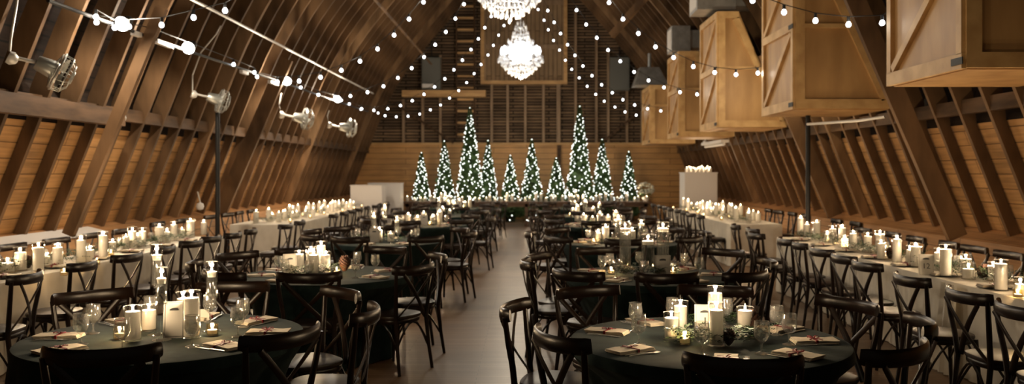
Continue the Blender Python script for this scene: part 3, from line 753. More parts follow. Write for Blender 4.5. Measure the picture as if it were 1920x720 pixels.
def place(cx_, cy_, ang, where, grp, detail, h=.762, goblets=True, r=.56, rg=.43, da=.22):
    c, s_ = math.cos(ang), math.sin(ang); x, y = cx_+r*c, cy_+r*s_; rz = ang+random.uniform(-.22,.22)
    o = tag(link('folded_napkin', SM['napkin'], None, (x, y, h), rz), 'cream napkin %s' % where, 'napkin', grp+' napkins')
    link('ribbon', SM['ribbon'], o)
    if detail:
        for k, (dy, nm) in enumerate(((.083,'fork'),(.098+.004,'fork'),(-.082,'table_knife'))):
            if detail < 2 and k == 1: continue
            px_, py_ = x-s_*dy, y+c*dy
            tag(link(nm, SM['fork' if nm == 'fork' else 'knife'], None, (px_, py_, h-.001), rz+PI+.12*(k-1)), '%s %s' % (('outer silver fork' if k == 1 else 'inner silver fork') if nm == 'fork' else 'silver knife', where), 'fork' if nm == 'fork' else 'knife', grp+' cutlery')
    if goblets:
        a = ang-da; goblet(cx_+rg*math.cos(a), cy_+rg*math.sin(a), 'water goblet of the place %s' % where, grp+' goblets')

# greenery --------------------------------------------------------------
def leafy(mb, p, n, R_, H_, ls=.05, flat=.5):
    for i in range(n):
        a = random.random()*2*PI; q = Vector((math.cos(a)*R_*random.random()**.5, math.sin(a)*R_*random.random()**.5, random.random()*H_))+Vector(p)
        d = Vector((random.uniform(-1,1), random.uniform(-1,1), random.uniform(-.1,flat))).normalized()*ls*random.uniform(.6,1.3)
        s_ = d.cross(Vector((random.uniform(-1,1), random.uniform(-1,1), 1))).normalized()*ls*.16
        n0 = len(mb.v); mb.v += [q, q+d*.5+s_, q+d, q+d*.5-s_]; mb.face([n0, n0+1, n0+2, n0+3])
def sprig(mb, p, d, ln, k=9):
    """cedar-like sprig: stem with short needle cards both sides"""
    p = Vector(p); d = Vector(d).normalized(); up = Vector((0,0,1)); s_ = d.cross(up).normalized()
    for i in range(k):
        u = (i+1)/k; q = p+d*ln*u+up*.02*math.sin(u*2.6)
        for sg in (-1, 1):
            e = (d*.7+s_*sg*.8+up*random.uniform(-.1,.45)).normalized()*ln*(.34-.2*u+.05); w_ = e.cross(up).normalized()*.006
            n0 = len(mb.v); mb.v += [q, q+e*.5+w_, q+e, q+e*.5-w_]; mb.face([n0, n0+1, n0+2, n0+3])
def garland(name, path, lab, w_=.12, hh=.05, step=.03, cat='garland', per=3, leaf=.055):
    mb = MB()
    for (a, b) in zip(path, path[1:]):
        a, b = Vector(a), Vector(b); n = max(1, int((b-a).length/step))
        for i in range(n):
            c = a.lerp(b, i/n)
            for _ in range(per):
                an = random.random()*2*PI; q = c+Vector((random.uniform(-1,1)*w_*.5, random.uniform(-.02,.02), random.uniform(0, hh)))
                sprig(mb, q, (math.cos(an), math.sin(an), random.uniform(.0,.5)), random.uniform(.06,.11)*leaf/.055, 6)
    return tag(mb.build(name, 'green'), lab, cat)
def pinecone(p, s_, lab, tilt=0):
    mb = MB()
    for k in range(11):
        z = k*.0075; r_ = .034*math.sin(PI*(k+1.2)/13)**.7
        for i in range(9):
            a = 2*PI*(i+.5*(k % 2))/9; c, q = math.cos(a), math.sin(a)
            n0 = len(mb.v); w_ = .010
            mb.v += [Vector((c*.006, q*.006, z)), Vector((c*r_*.8-q*w_, q*r_*.8+c*w_, z+.004)), Vector((c*r_*1.1, q*r_*1.1, z+.013)), Vector((c*r_*.8+q*w_, q*r_*.8-c*w_, z+.004)), Vector((c*r_*.7, q*r_*.7, z-.002))]
            mb.face([n0, n0+1, n0+2, n0+3]); mb.face([n0, n0+3, n0+4]); mb.face([n0, n0+4, n0+1]); mb.face([n0+4, n0+3, n0+2]); mb.face([n0+4, n0+2, n0+1])
    o = mb.build('pinecone', 'cone', loc=p); o.scale = (s_,)*3; o.rotation_euler = (tilt, 0, 0); return tag(o, lab, 'pinecone')
# table number card ---------------------------------------------------------
def text_mesh(s_, size):
    cu = bpy.data.curves.new('txt', 'FONT'); cu.body = s_; cu.size = size; cu.align_x = 'CENTER'; cu.extrude = .0004
    ob = bpy.data.objects.new('txt', cu); C.objects.link(ob); dg = bpy.context.evaluated_depsgraph_get()
    me = bpy.data.meshes.new_from_object(ob.evaluated_get(dg)); bpy.data.objects.remove(ob); me.materials.clear(); me.materials.append(M['ink']); return me
def card(p, w_, h_, rz, txt, lab, tsize=None, tx=0):
    t = thing('table_card', lab, 'sign', Vector(p)+Vector((0,0,.001)), rz)
    R = Matrix.Rotation(math.radians(-7), 4, 'X')
    mb = MB(); mb.box((-w_/2, -.001, 0), (w_/2, .001, h_), R); mb.build('card_sheet', 'paper', t)
    mb = MB(); b_ = .004; g_ = .008
    for a, b in (((-w_/2+g_, g_), (w_/2-g_, g_+.0012)), ((-w_/2+g_, h_-g_), (w_/2-g_, h_-g_+.0012)), ((-w_/2+g_, g_), (-w_/2+g_+.0012, h_-g_)), ((w_/2-g_, g_), (w_/2-g_+.0012, h_-g_))):
        mb.box((a[0], -.0022, a[1]), (b[0], -.001, b[1]), R)
    mb.build('border_line', 'ink', t)
    mb = MB(); k = w_/.1
    tops = [0,.3,.5,.42,.8,.6,.95,.7,1,.75,.9,.6,.85,.45,.3,.0]
    for i in range(15):
        x = (-.021+.042*i/15)*k; hh = (.004+.008*tops[i])*k
        mb.box((x, -.0025, h_*.76-.002), (x+.0029*k, -.001, h_*.76+hh), R)
    mb.build('emblem', 'ink', t)
    if txt:
        o = link('number', text_mesh(txt, tsize or h_*.25), t); o.rotation_euler = (PI/2+math.radians(-7)*-1*-1, 0, 0); o.location = R @ Vector((tx, -.003, h_*.33))
    return t

# ------------------------------------------------------------------ round tables
def round_table(cx_, cy_, ri, side, chairs, seed, R_=.755):
    random.seed(seed)
    where = '%s %s round table' % (ORD[ri] if ri else 'nearest', side)
    H = .76
    # cloth
    mb = MB(); n = 120; rings = [(0,H),(R_*.5,H),(R_-.02,H),(R_-.004,H-.004),(R_+.002,H-.014)]
    k0 = 1; mb.v.append(Vector((0,0,H)))
    prof_ = [(R_*.5,H,0),(R_-.025,H,0),(R_-.006,H-.004,0),(R_+.001,H-.016,0),(R_+.004,H-.06,.15),(R_+.010,H-.16,.45),(R_+.018,.42,.8),(R_+.03,.2,1.0),(R_+.05,.012,1.2)]
    ph = [random.uniform(0, 6.28) for _ in range(4)]
    for (r_, z, fold) in prof_:
        for i in range(n):
            a = 2*PI*i/n
            w_ = fold*(.020*math.sin(13*a+ph[0])+.014*math.sin(21*a+ph[1])+.010*math.sin(33*a+ph[2]))
            rr = r_+w_
            if z < .66:
                for ca, cr in chairs:
                    d = abs((a-math.radians(ca)+PI) % (2*PI)-PI)
                    lim = cr-.28-.255
                    if d < .62:
                        k = 1 if d < .33 else (1-(d-.33)/.29); k *= min(1, (.66-z)/.12)
                        if lim < rr: rr = rr*(1-k)+lim*k
            mb.v.append(Vector((rr*math.cos(a), rr*math.sin(a), z)))
    for i in range(n): mb.face([0, 1+i, 1+(i+1) % n])
    for k in range(len(prof_)-1):
        for i in range(n):
            j = (i+1) % n; a = 1+k*n; b = a+n; mb.face([a+i, b+i, b+j, a+j])
    t = thing('round_table', 'round table under a floor length dark green cloth, %s from the camera' % where.replace(' round table', ''), 'table', (cx_, cy_, 0), 0, None)
    mb.build('tablecloth', 'velvet', t, smooth=True)
    mb = MB(); mb.lathe([(0,H-.03),(R_-.02,H-.03),(R_-.015,H-.022),(R_-.015,H-.008),(R_-.03,H-.005),(0,H-.005)], 40); mb.build('tabletop', 'beam', t)
    mb = MB(); mb.lathe([(0,0.01),(.2,0.01),(.19,.04),(.04,.08),(.035,H-.03)], 16); mb.build('pedestal', 'beam', t)
    POS = lambda a: ['right side','right rear','rear','left rear','left side','left front','front','right front'][int(((a+22.5) % 360)//45)]
    used = {}
    for ca, cr in chairs:
        a = math.radians(ca); r_ = cr-.285
        x, y = cx_+r_*math.cos(a), cy_+r_*math.sin(a)
        pos = POS(ca); used[pos] = used.get(pos, 0)+1
        if used[pos] > 1: pos = 'other '+pos
        put_chair(x, y, a+PI/2+random.uniform(-.13,.13), 'dark cross-back chair at the %s of the %s' % (pos, where), 'chairs of the %s' % where)
        det = 2 if ri == 0 else (1 if ri == 1 else 0)
        if ri < 4: place(cx_, cy_, a, 'at the %s of the %s' % (pos, where), where, det, goblets=True)
    return t
L_T = [(-2.03,4.80),(-1.80,7.70),(-1.89,11.4),(-1.80,15.0),(-1.75,18.5),(-1.75,22.2)]
R_T = [(.993,4.68),(1.11,7.65),(1.24,11.2),(1.28,14.9),(1.30,18.4),(1.30,22.0)]
LC = [[(277,1.06),(323,1.08),(5,1.15),(47,1.2),(90,1.24),(137,1.14)],
      [(276,1.13),(330,1.05),(24,1.08),(75,1.28),(118,1.2),(152,1.2),(196,1.15),(240,1.2)]]
RC = [[(161,1.15),(215,1.04),(267,1.12),(309,1.13),(351,1.13),(28,1.12),(76,1.2),(119,1.26)],
      [(268,1.1),(232,1.2),(186,1.13),(154,1.15),(108,1.25),(303,1.18),(355,1.07),(48,1.35)],
      [(266,1.26),(222,1.2),(180,1.22),(137,1.18),(92,1.2),(312,1.16),(2,1.15),(47,1.2)]]
def default(sd):
    random.seed(sd); return [((262+45*k+random.uniform(-7,7)) % 360, 1.14+random.uniform(-.04,.1)) for k in range(8)]
for i, (x, y) in enumerate(L_T): round_table(x, y, i, 'left', LC[i] if i < len(LC) else default(30+i), 100+i)
for i, (x, y) in enumerate(R_T): round_table(x, y, i, 'right', RC[i] if i < len(RC) else default(60+i), 200+i)
random.seed(11)
for a_, w_ in ((187, 'left side'), (231, 'left front')): place(-2.03, 4.80, math.radians(a_), 'at the %s of the nearest left round table' % w_, 'nearest left round table', 2)
# ---- centrepieces
T76 = .7615
def pc(px_, base, top, wpx, lab, frac=.78, light=1, grp=None, h0=T76):
    """pillar candle in a glass cylinder from pixel base and top"""
    p = at(px_, base, h0); s_ = F/p.y; gh = (base-top)/s_; r = wpx/2/s_
    candle(p, max(.028, r-.007), gh*frac, lab, grp, gh, light)
    return p
NL, NR = 'on the nearest left round table', 'on the nearest right round table'
pc(359, 634, 545, 32, 'tall white pillar candle beside the card '+NL, .80)
pc(343, 596, 549, 26, 'white pillar candle behind the tall one '+NL, .7)
pc(249, 640, 575, 32, 'leftmost white pillar candle '+NL, .78)
pc(279, 621, 571, 29, 'white pillar candle right behind the leftmost '+NL, .74)
def fv(px_, base, top, lab, bowlpx, r_px):
    p = at(px_, base, T76); s_ = F/p.y; float_vase(p, (base-top)/s_, lab, True, bowlpx/s_, r_px/s_)
fv(294, 628, 459, 'tallest stemmed glass vase with a floating candle '+NL, 78, 10.5)
fv(303, 638, 502, 'middle stemmed glass vase with a floating candle '+NL, 70, 10.8)
fv(397, 621, 491, 'right stemmed glass vase with a floating candle '+NL, 68, 10.5)
votive(at(224, 636), 'amber votive light left of the candles '+NL); votive(at(398, 629), 'amber votive light right of the candles '+NL)
p = at(325, 634); s_ = F/p.y; card(p, 38/s_, 68/s_, math.radians(8), '', 'white table card with a dark emblem by the candles '+NL)
mbb = MB(); p = at(437, 601); mbb.box((-.05,-.001,.001), (.05,.001,.07)); tag(mbb.build('place_card', 'paper', loc=(at(377, 601).x, at(377,601).y, .76)), 'small blank white card at the back of the nearest left round table', 'card')
# right nearest
pc(1343, 650, 569, 31, 'tall white pillar candle in front of the others '+NR, .80)
pc(1341, 622, 538, 30, 'tallest white pillar candle behind the front one '+NR, .82)
pc(1276, 628, 563, 29, 'white pillar candle left of the number card '+NR, .76)
pc(1259, 638, 585, 30, 'short white pillar candle at the left end '+NR, .72)
pc(1397, 634, 575, 32, 'white pillar candle at the right '+NR, .80)
votive(at(1284, 646), 'amber votive light in the greenery '+NR)
p = at(1321, 632); s_ = F/p.y; card(p, 36/s_, 60/s_, math.radians(-6), '1', 'white table number card reading 1 '+NR, 24/s_, .004)
garland('greenery_garland', [at(1262,646), at(1290,640), at(1330,650), at(1375,648), at(1424,636)], 'dark cedar sprigs round the candles '+NR, .09, .05, .012)
garland('greenery_garland', [at(1270,618), at(1330,608), at(1400,618)], 'dark cedar sprigs behind the candles '+NR, .07, .04, .02)
pinecone(at(1403, 634)+Vector((.02,-.03,.03)), 1.5, 'large dark pinecone leaning by the right candle '+NR, -.5)
pinecone(at(1364, 648)+Vector((0,-.02,.01)), 1.0, 'small dark pinecone in the greenery in front '+NR, .3)
# second row
p0 = Vector((-1.80,7.7,T76)); n2l = 'on the second left round table'; n2r = 'on the second right round table'
pc(588, 522, 465, 20, 'front white pillar candle '+n2l, .72, 1); pc(583, 513, 464, 20, 'left white pillar candle '+n2l, .8); pc(602, 510, 454, 19, 'tallest white pillar candle '+n2l, .85); pc(611, 514, 472, 19, 'right white pillar candle '+n2l, .8); pc(561, 512, 471, 20, 'small white pillar candle by the card '+n2l, .8)
votive(at(631, 515), 'votive light right of the candles '+n2l)
garland('greenery_garland', [at(556,519), at(575,521), at(600,521), at(626,516)], 'mossy green sprigs round the candles '+n2l, .12, .07, .012)
pinecone(at(646, 512)+Vector((0,0,.02)), 1.6, 'dark reddish pinecone at the right of the candles '+n2l)
p = at(545, 519); card(p, .12, .2, math.radians(35), '', 'white table card turned away left of the candles '+n2l)
def cyl(px_, base, top, w_, lab):
    p = at(px_, base, T76); s_ = F/p.y; float_vase(p, (base-top)/s_, lab, False, None, w_/2/s_)
cyl(1172, 512, 417, 22, 'tall clear cylinder with floating candle at the left '+n2r); cyl(1215, 518, 440, 25, 'short clear cylinder with floating candle in the middle '+n2r); cyl(1243, 507, 417, 24, 'tall clear cylinder with floating candle behind the card '+n2r)
votive(at(1146, 514), 'votive light left of the cylinders '+n2r); votive(at(1262, 516), 'votive light right of the card '+n2r)
p = at(1243, 519); s_ = F/p.y; card(p, 30/s_, 40/s_, 0, '', 'white table card with a small dark emblem '+n2r)
garland('greenery_garland', [at(1155,516), at(1190,520), at(1230,520), at(1262,515)], 'dark sprigs round the cylinders '+n2r, .1, .06, .015)
# rows three to six
def centre(cx_, cy_, kind, where):
    random.seed(int(cx_*100+cy_*10))
    def P(dx, dy): return (cx_+dx, cy_+dy, T76)
    if kind == 'vases':
        float_vase(P(-.14,-.05), .40, 'left stemmed glass vase with a floating candle '+where); float_vase(P(-.02,.1), .50, 'tallest stemmed glass vase with a floating candle '+where); float_vase(P(.16,0), .34, 'right stemmed glass vase with a floating candle '+where)
        candle(P(-.05,-.14), .04, .15, 'taller white pillar candle before the vases '+where, None, .20); candle(P(.10,-.16), .04, .10, 'short white pillar candle in front of the vases '+where, None, .14)
    elif kind == 'cylinders':
        float_vase(P(-.03,.05), .36, 'middle tall clear cylinder with floating candle '+where, False, None, .05); float_vase(P(.28,.08), .30, 'right clear cylinder with floating candle '+where, False, None, .05)
        candle(P(-.2,0), .045, .19, 'white pillar candle at the left '+where, None, .24); candle(P(-.3,-.04), .04, .12, 'short white pillar candle at the far left '+where, None, .17); candle(P(.14,-.06), .045, .15, 'white pillar candle at the right '+where, None, .2)
        votive(P(-.37,-.15), 'votive light at the left '+where)
    else:
        for k, (dx, dy, h, w_) in enumerate(((-.28,0,.17,'leftmost'),(-.12,.06,.12,'second'),(.0,-.02,.2,'middle'),(.15,.05,.14,'fourth'),(.28,-.03,.22,'rightmost'))): candle(P(dx,dy), .045, h, '%s white pillar candle %s' % (w_, where), None, h*1.25, 1.0)
        votive(P(-.2,-.15), 'left votive light '+where); votive(P(.12,-.16), 'right votive light '+where)
    card(P(.02 if kind != 'vases' else -.11, -.2), .13, .18, 0, '', 'small white table card '+where)
    garland('greenery_garland', [P(-.32,-.08), P(0,-.12), P(.32,-.05)], 'dark sprigs under the candles '+where, .1, .05, .04)
for i, kd in ((2,'vases'),(3,'pillars'),(4,'vases'),(5,'pillars')):
    centre(*L_T[i], kd, 'on the %s left round table' % ORD[i])
for i, kd in ((2,'cylinders'),(3,'pillars'),(4,'cylinders'),(5,'vases')):
    centre(*R_T[i], kd, 'on the %s right round table' % ORD[i])

# ------------------------------------------------------------------ long tables
def long_table(xa, xb, ya, yb_, lab, seed, folds=1.0):
    random.seed(seed); H = .76
    t = thing('long_table', lab, 'table', ((xa+xb)/2, (ya+yb_)/2, 0))
    hw, hl = (xb-xa)/2, (yb_-ya)/2
    # perimeter walk
    per = []; step = .035
    def seg(a, b, nx, ny):
        l = math.hypot(b[0]-a[0], b[1]-a[1]); n = int(l/step)
        for i in range(n): u = i/n; per.append((a[0]+(b[0]-a[0])*u, a[1]+(b[1]-a[1])*u, nx, ny))
    seg((-hw,-hl),(hw,-hl),0,-1); seg((hw,-hl),(hw,hl),1,0); seg((hw,hl),(-hw,hl),0,1); seg((-hw,hl),(-hw,-hl),-1,0)
    n = len(per); mb = MB(); ph = [random.uniform(0,6) for _ in range(3)]
    rows = [(-.012,H,0),(-.002,H-.004,0),(.004,H-.02,0),(.008,H-.09,.35),(.014,H-.3,.8),(.02,.2,1),(.03,.008,1.15)]
    for (o_, z, fo) in rows:
        for i, (x, y, nx, ny) in enumerate(per):
            u = i*step; w_ = fo*folds*(.012*math.sin(u*17+ph[0])+.012*math.sin(u*9.3+ph[1]+math.sin(u*2.1))+.006*math.sin(u*41+ph[2]))
            mb.v.append(Vector((x+nx*(o_+w_), y+ny*(o_+w_), z)))
    mb.face(list(range(n)))
    for k in range(len(rows)-1):
        for i in range(n): j = (i+1) % n; a = k*n; b = a+n; mb.face([a+i, b+i, b+j, a+j])
    mb.build('tablecloth', 'linen', t, smooth=True)
    mb = MB(); mb.box((-hw+.01,-hl+.01,H-.035),(hw-.01,hl-.01,H-.008)); mb.build('tabletop', 'beam', t)
    for sx in (-1, 1):
        for sy in (-1, 1):
            mb = MB(); mb.tube([(sx*(hw-.1),sy*(hl-.2),.005),(sx*(hw-.1),sy*(hl-.2),H-.04)], .02, 6); mb.build('leg', 'black', t)
    return t
LA = long_table(-5.05, -4.36, 4.6, 12.3, 'near left long table under an ivory floor length cloth', 1)
LB = long_table(-5.28, -4.20, 15.2, 23.2, 'far left long table under an ivory cloth, beyond the black post', 2, .5)
RA = long_table(3.58, 4.22, 4.4, 12.2, 'near right long table under an ivory floor length cloth', 3)
RB = long_table(3.66, 4.58, 15.3, 22.2, 'far right long table under an ivory cloth, before the white block', 4, .5)
mb = MB()                                                      # hanging end of the spare cloth at the join
for i in range(14):
    mb.v += [Vector((3.505-.01*math.sin(i*1.9), 6.95+i*.022, .755)), Vector((3.46-.022*math.sin(i*1.9), 6.92+i*.03, .01))]
for i in range(13): mb.face([2*i, 2*i+1, 2*i+3, 2*i+2])
tag(mb.build('cloth_drop', 'linen', smooth=True), 'overlapping gathered cloth edge hanging midway on the near right long table', 'cloth')
# chairs along them
def row(xc, ys, face, lab, grp):
    for i, y in enumerate(ys):
        put_chair(xc[i] if isinstance(xc, list) else xc+random.uniform(-.03,.03), y, (-PI/2 if face > 0 else PI/2)+random.uniform(-.1,.1), lab % ORD[i], grp)
random.seed(5)
row([3.13,3.14,3.14,3.20,3.23,3.26,3.30,3.30,3.2], [5.0,5.62,6.45,7.45,8.05,8.75,9.5,10.05,11.0], 1, 'cross-back chair, aisle side of the near right long table, %s from the camera', 'aisle chairs of the near right long table')
row(4.48, [7.5,8.3,8.95,9.55,10.3,11.1,11.9], -1, 'cross-back chair, wall side of the near right long table, %s from the camera', 'wall chairs of the near right long table')
row(3.42, [11.9,12.8], 1, 'cross-back chair in the gap between the right long tables, %s from the camera', 'chairs between the right long tables')
row(3.46, [15.8,16.6,17.4,18.2,19.0,19.8,20.6,21.4], 1, 'cross-back chair, aisle side of the far right long table, %s from the camera', 'aisle chairs of the far right long table')
row(4.95, [13.4,14.2,15.9,16.7,17.5,18.3], -1, 'cross-back chair, wall side of the far right long table, %s from the camera', 'wall chairs of the far right long table')
row(-4.08, [5.7,6.57,7.43,8.2,9.0,9.8,10.5,11.1,11.8], -1, 'cross-back chair, aisle side of the near left long table, %s from the camera', 'aisle chairs of the near left long table')
row(-5.33, [8.5,9.25,10.05,10.9,11.7], 1, 'cross-back chair, wall side of the near left long table, %s from the camera', 'wall chairs of the near left long table')
row(-3.93, [13.0,13.9,16.2,17.1,18.0,18.9,19.8,20.7,21.6,22.5], -1, 'cross-back chair, aisle side of the far left long table, %s from the camera', 'aisle chairs of the far left long table')
row(-5.54, [13.4,14.3,15.6,16.4,17.2,18.0], 1, 'cross-back chair, wall side of the far left long table, %s from the camera', 'wall chairs of the far left long table')
for ch in [o for o in bpy.data.objects if o.name.startswith('dining_chair') and 'aisle side of the near left' in o.get('label','')]: pass

# candles on the near long tables (pixel x, base y, top y, width px)
def flock(lst, where, grp, light=.8):
    for i, (a, b, c_, w_, fr) in enumerate(lst):
        pc(a, b, c_, w_, 'white pillar candle %s, %s from the camera' % (where, ORD[i]), fr, light, grp)
LAc = [(-14,518,480,24,.7),(14,512,486,26,.6),(38,508,464,23,.75),(72,509,455,21,.78),(86,498,476,18,.7),(108,501,456,20,.78),(152,493,442,18,.8),(169,491,462,17,.7),(193,486,435,18,.82),(211,472,449,15,.7),(236,470,441,14,.8),(248,468,426,17,.8),(258,464,438,14,.75),(267,462,428,15,.82),(299,458,420,17,.8),(313,456,429,13,.75),(326,452,415,14,.8),(341,447,428,12,.75),(357,445,410,16,.82),(382,441,413,12,.8)]
flock(LAc, 'on the near left long table', 'candles on the near left long table')
RAc = [(1913,556,520,22,.6),(1877,546,488,25,.82),(1862,528,492,20,.75),(1816,524,494,24,.6),(1811,515,478,22,.72),(1773,519,460,23,.82),(1760,508,466,18,.75),(1717,501,456,20,.8),(1706,497,461,16,.75),(1682,493,443,18,.85),(1669,486,463,15,.7),(1652,487,452,16,.8),(1650,478,433,18,.82),(1627,474,437,16,.8),(1600,470,433,16,.8),(1584,464,442,14,.7),(1579,456,422,15,.8),(1561,457,424,15,.8),(1551,455,434,12,.7),(1531,447,413,15,.82),(1513,443,417,12,.8),(1501,441,405,13,.85)]
flock(RAc, 'on the near right long table', 'candles on the near right long table')
# far long tables: dense candles
random.seed(21)
def dense(xa, xb, ya, yb_, n, where, grp, hm=.24):
    for i in range(n):
        y = ya+(yb_-ya)*(i+.5)/n; x = (xa+xb)/2+(.16 if i % 2 else -.12)+random.uniform(-.07,.07); h = random.uniform(.11, hm)
        candle((x, y, T76), .045, h, 'white candle %s, %s from its near end' % (where, ORD[i]), grp, h*1.25 if y < 18 else 0, .9 if i % 2 == 0 else 0)
        if i % 3 == 1: votive((x+random.uniform(.18,.26)*(1 if x < 0 else -1), y+.05, T76), 'tiny votive light %s, beside the %s candle' % (where, ORD[i]), grp+' votives', 0)
dense(-5.2, -4.3, 15.4, 23, 32, 'on the far left long table', 'candles on the far left long table')
dense(3.75, 4.5, 15.5, 22, 30, 'on the far right long table', 'candles on the far right long table', .27)
for (a, b) in ((557,456),(586,464),(650,483)): votive(at(1000+a, b), 'amber votive light on the near right long table, %s' % {557:'farthest of four',586:'third of four',650:'second of four'}[a], 'votives of the near right long table')
votive(at(1908, 560), 'amber votive light on the near right long table, nearest of four')
for k, (a, b) in enumerate(((181,497),(120,517),(208,480))): votive(at(a, b), 'small votive light on the near left long table, %s' % ('beside the tall candle','nearest the camera','farthest of three')[k], None, .3)
def yg(x, y0, y1, jig=.08):
    return [(x+jig*math.sin(y*3.1), y, T76) for y in [y0+(y1-y0)*i/14 for i in range(15)]]
garland('greenery_garland', yg(-4.72, 6.3, 12.1), 'green cedar garland along the near left long table', .22, .07, .045, per=4, leaf=.08)
garland('greenery_garland', yg(3.90, 5.2, 12.0), 'green cedar garland along the near right long table', .24, .07, .045, per=4, leaf=.08)
garland('greenery_garland', yg(-4.7, 15.4, 23.0), 'dark garland along the far left long table', .25, .06, .07, per=3, leaf=.1)
garland('greenery_garland', yg(4.05, 15.5, 22.0), 'dark garland along the far right long table', .25, .06, .07, per=3, leaf=.1)
pinecone(at(1838, 523)+Vector((0,0,.02)), 1.6, 'brown pinecone in the garland right of the short candles on the near right long table', .8)
pinecone(at(1668, 487)+Vector((0,0,.02)), 1.5, 'brown pinecone in the middle of the near right long table', .5)
pinecone(at(54, 505)+Vector((0,0,.02)), 1.5, 'brown pinecone between the first candles of the near left long table', .5)
p = at(1737, 517); s_ = F/p.y; card(p, 27/s_, 40/s_, math.radians(-14), '12', 'white table number card reading 12 on the near right long table', 14/s_)
# settings and glasses on long tables
def lplace(x, y, sx, i, where, grp, gob=True):
    lab = '%s, %s from the camera' % (where, ORD[i])
    mbk = DP; o = tag(link('charger_plate', mbk, None, (x, y, T76)), 'dark charger plate, %s' % lab, 'plate', grp+' plates')
    n_ = tag(link('folded_napkin', SM['napkin'], None, (x, y, T76+.0125), random.uniform(-.2,.2)), 'cream napkin on a plate, %s' % lab, 'napkin', grp+' napkins'); link('ribbon', SM['ribbon'], n_)
    if gob: goblet(x+sx*.20, y+.16, 'water goblet, %s' % lab, grp+' goblets')
mb = MB(); mb.lathe([(0,0),(.08,0),(.125,.010),(.13,.012),(.12,.012),(.08,.005),(0,.005)], 28); DP = mb.mesh('charger_plate', 'black', True)
random.seed(3)
for i, y in enumerate([5.25,5.9,6.75,7.55,8.35,9.1,9.9,10.7,11.5]): lplace(3.70, y, 1, i, 'aisle edge of near right long table', 'near right long table')
for i, y in enumerate([6.6,7.4,8.2,9.0,9.8,10.6,11.4]): lplace(-4.53, y, -1, i, 'aisle edge of near left long table', 'near left long table')

# ------------------------------------------------------------------ end of the hall: head table, trees, blocks
ht = thing('head_table', 'long dark wooden head table in front of the lit trees', 'table', (.0, 27.6, 0))
mb = MB(); mb.box((-4.0,-.45,.70),(4.0,.45,.76)); mb.build('tabletop', 'skirtwood', ht)
mb = MB(); mb.box((-3.9,-.40,.60),(3.9,-.36,.70)); mb.build('apron', 'skirtwood', ht)
for x in (-3.8,-1.9,0,1.9,3.8):
    for y in (-.35, .35):
        mb = MB(); mb.box((x-.05,y-.05,0),(x+.05,y+.05,.70)); mb.build('leg', 'skirtwood', ht)
random.seed(9)
for i in range(44):
    x = -3.9+7.8*(i+.5)/44+random.uniform(-.05,.05); h = random.uniform(.10,.26)
    candle((x, 27.45+random.uniform(-.15,.2), T76), .045, h, 'glowing candle on the head table, %s from the left' % ORD[i], 'candles on the head table', 0, 1.0 if i % 5 == 2 else 0)
garland('greenery_garland', [(-4,27.4,T76),(4.1,27.4,T76)], 'green garland along the head table under the candles', .3, .10, .06, per=4, leaf=.13)
garland('floor_garland', [(-3.2,26.9,.05),(3.2,26.9,.05)], 'green garland with tiny lights on the floor before the head table', .35, .22, .07, per=4, leaf=.15)
fb = MB(); fb.lathe([(0,-.017),(.013,-.009),(.016,0),(.013,.009),(0,.017)], 6); fairy_me = fb.mesh('fairy_light', 'fairy')
fg = thing('fairy_light_string', 'string of tiny white lights in the floor garland before the head table', 'fairy lights', (0, 26.75, .1))
for i in range(46): link('fairy_light', fairy_me, fg, (random.uniform(-3.4,3.4), random.uniform(-.2,.1), random.uniform(.02,.4)))
mb = MB(); mb.tube([(-3.4+.34*i, -.05, .1+.06*math.sin(i*2)) for i in range(21)], .004, 4); mb.build('wire', 'green', fg)
TREES = [(790,287,20,44,'leftmost short'),(833,265,22,56,'second from left'),(881,203,28,96,'tall left'),(915,264,21,58,'slim one right of tall left'),(957,292,22,44,'short one left of centre'),(997,262,24,60,'middle'),(1043,297,23,44,'short one right of centre'),(1087,200,29,98,'tall right'),(1129,262,24,62,'one right of tall right'),(1179,285,20,44,'rightmost short')]
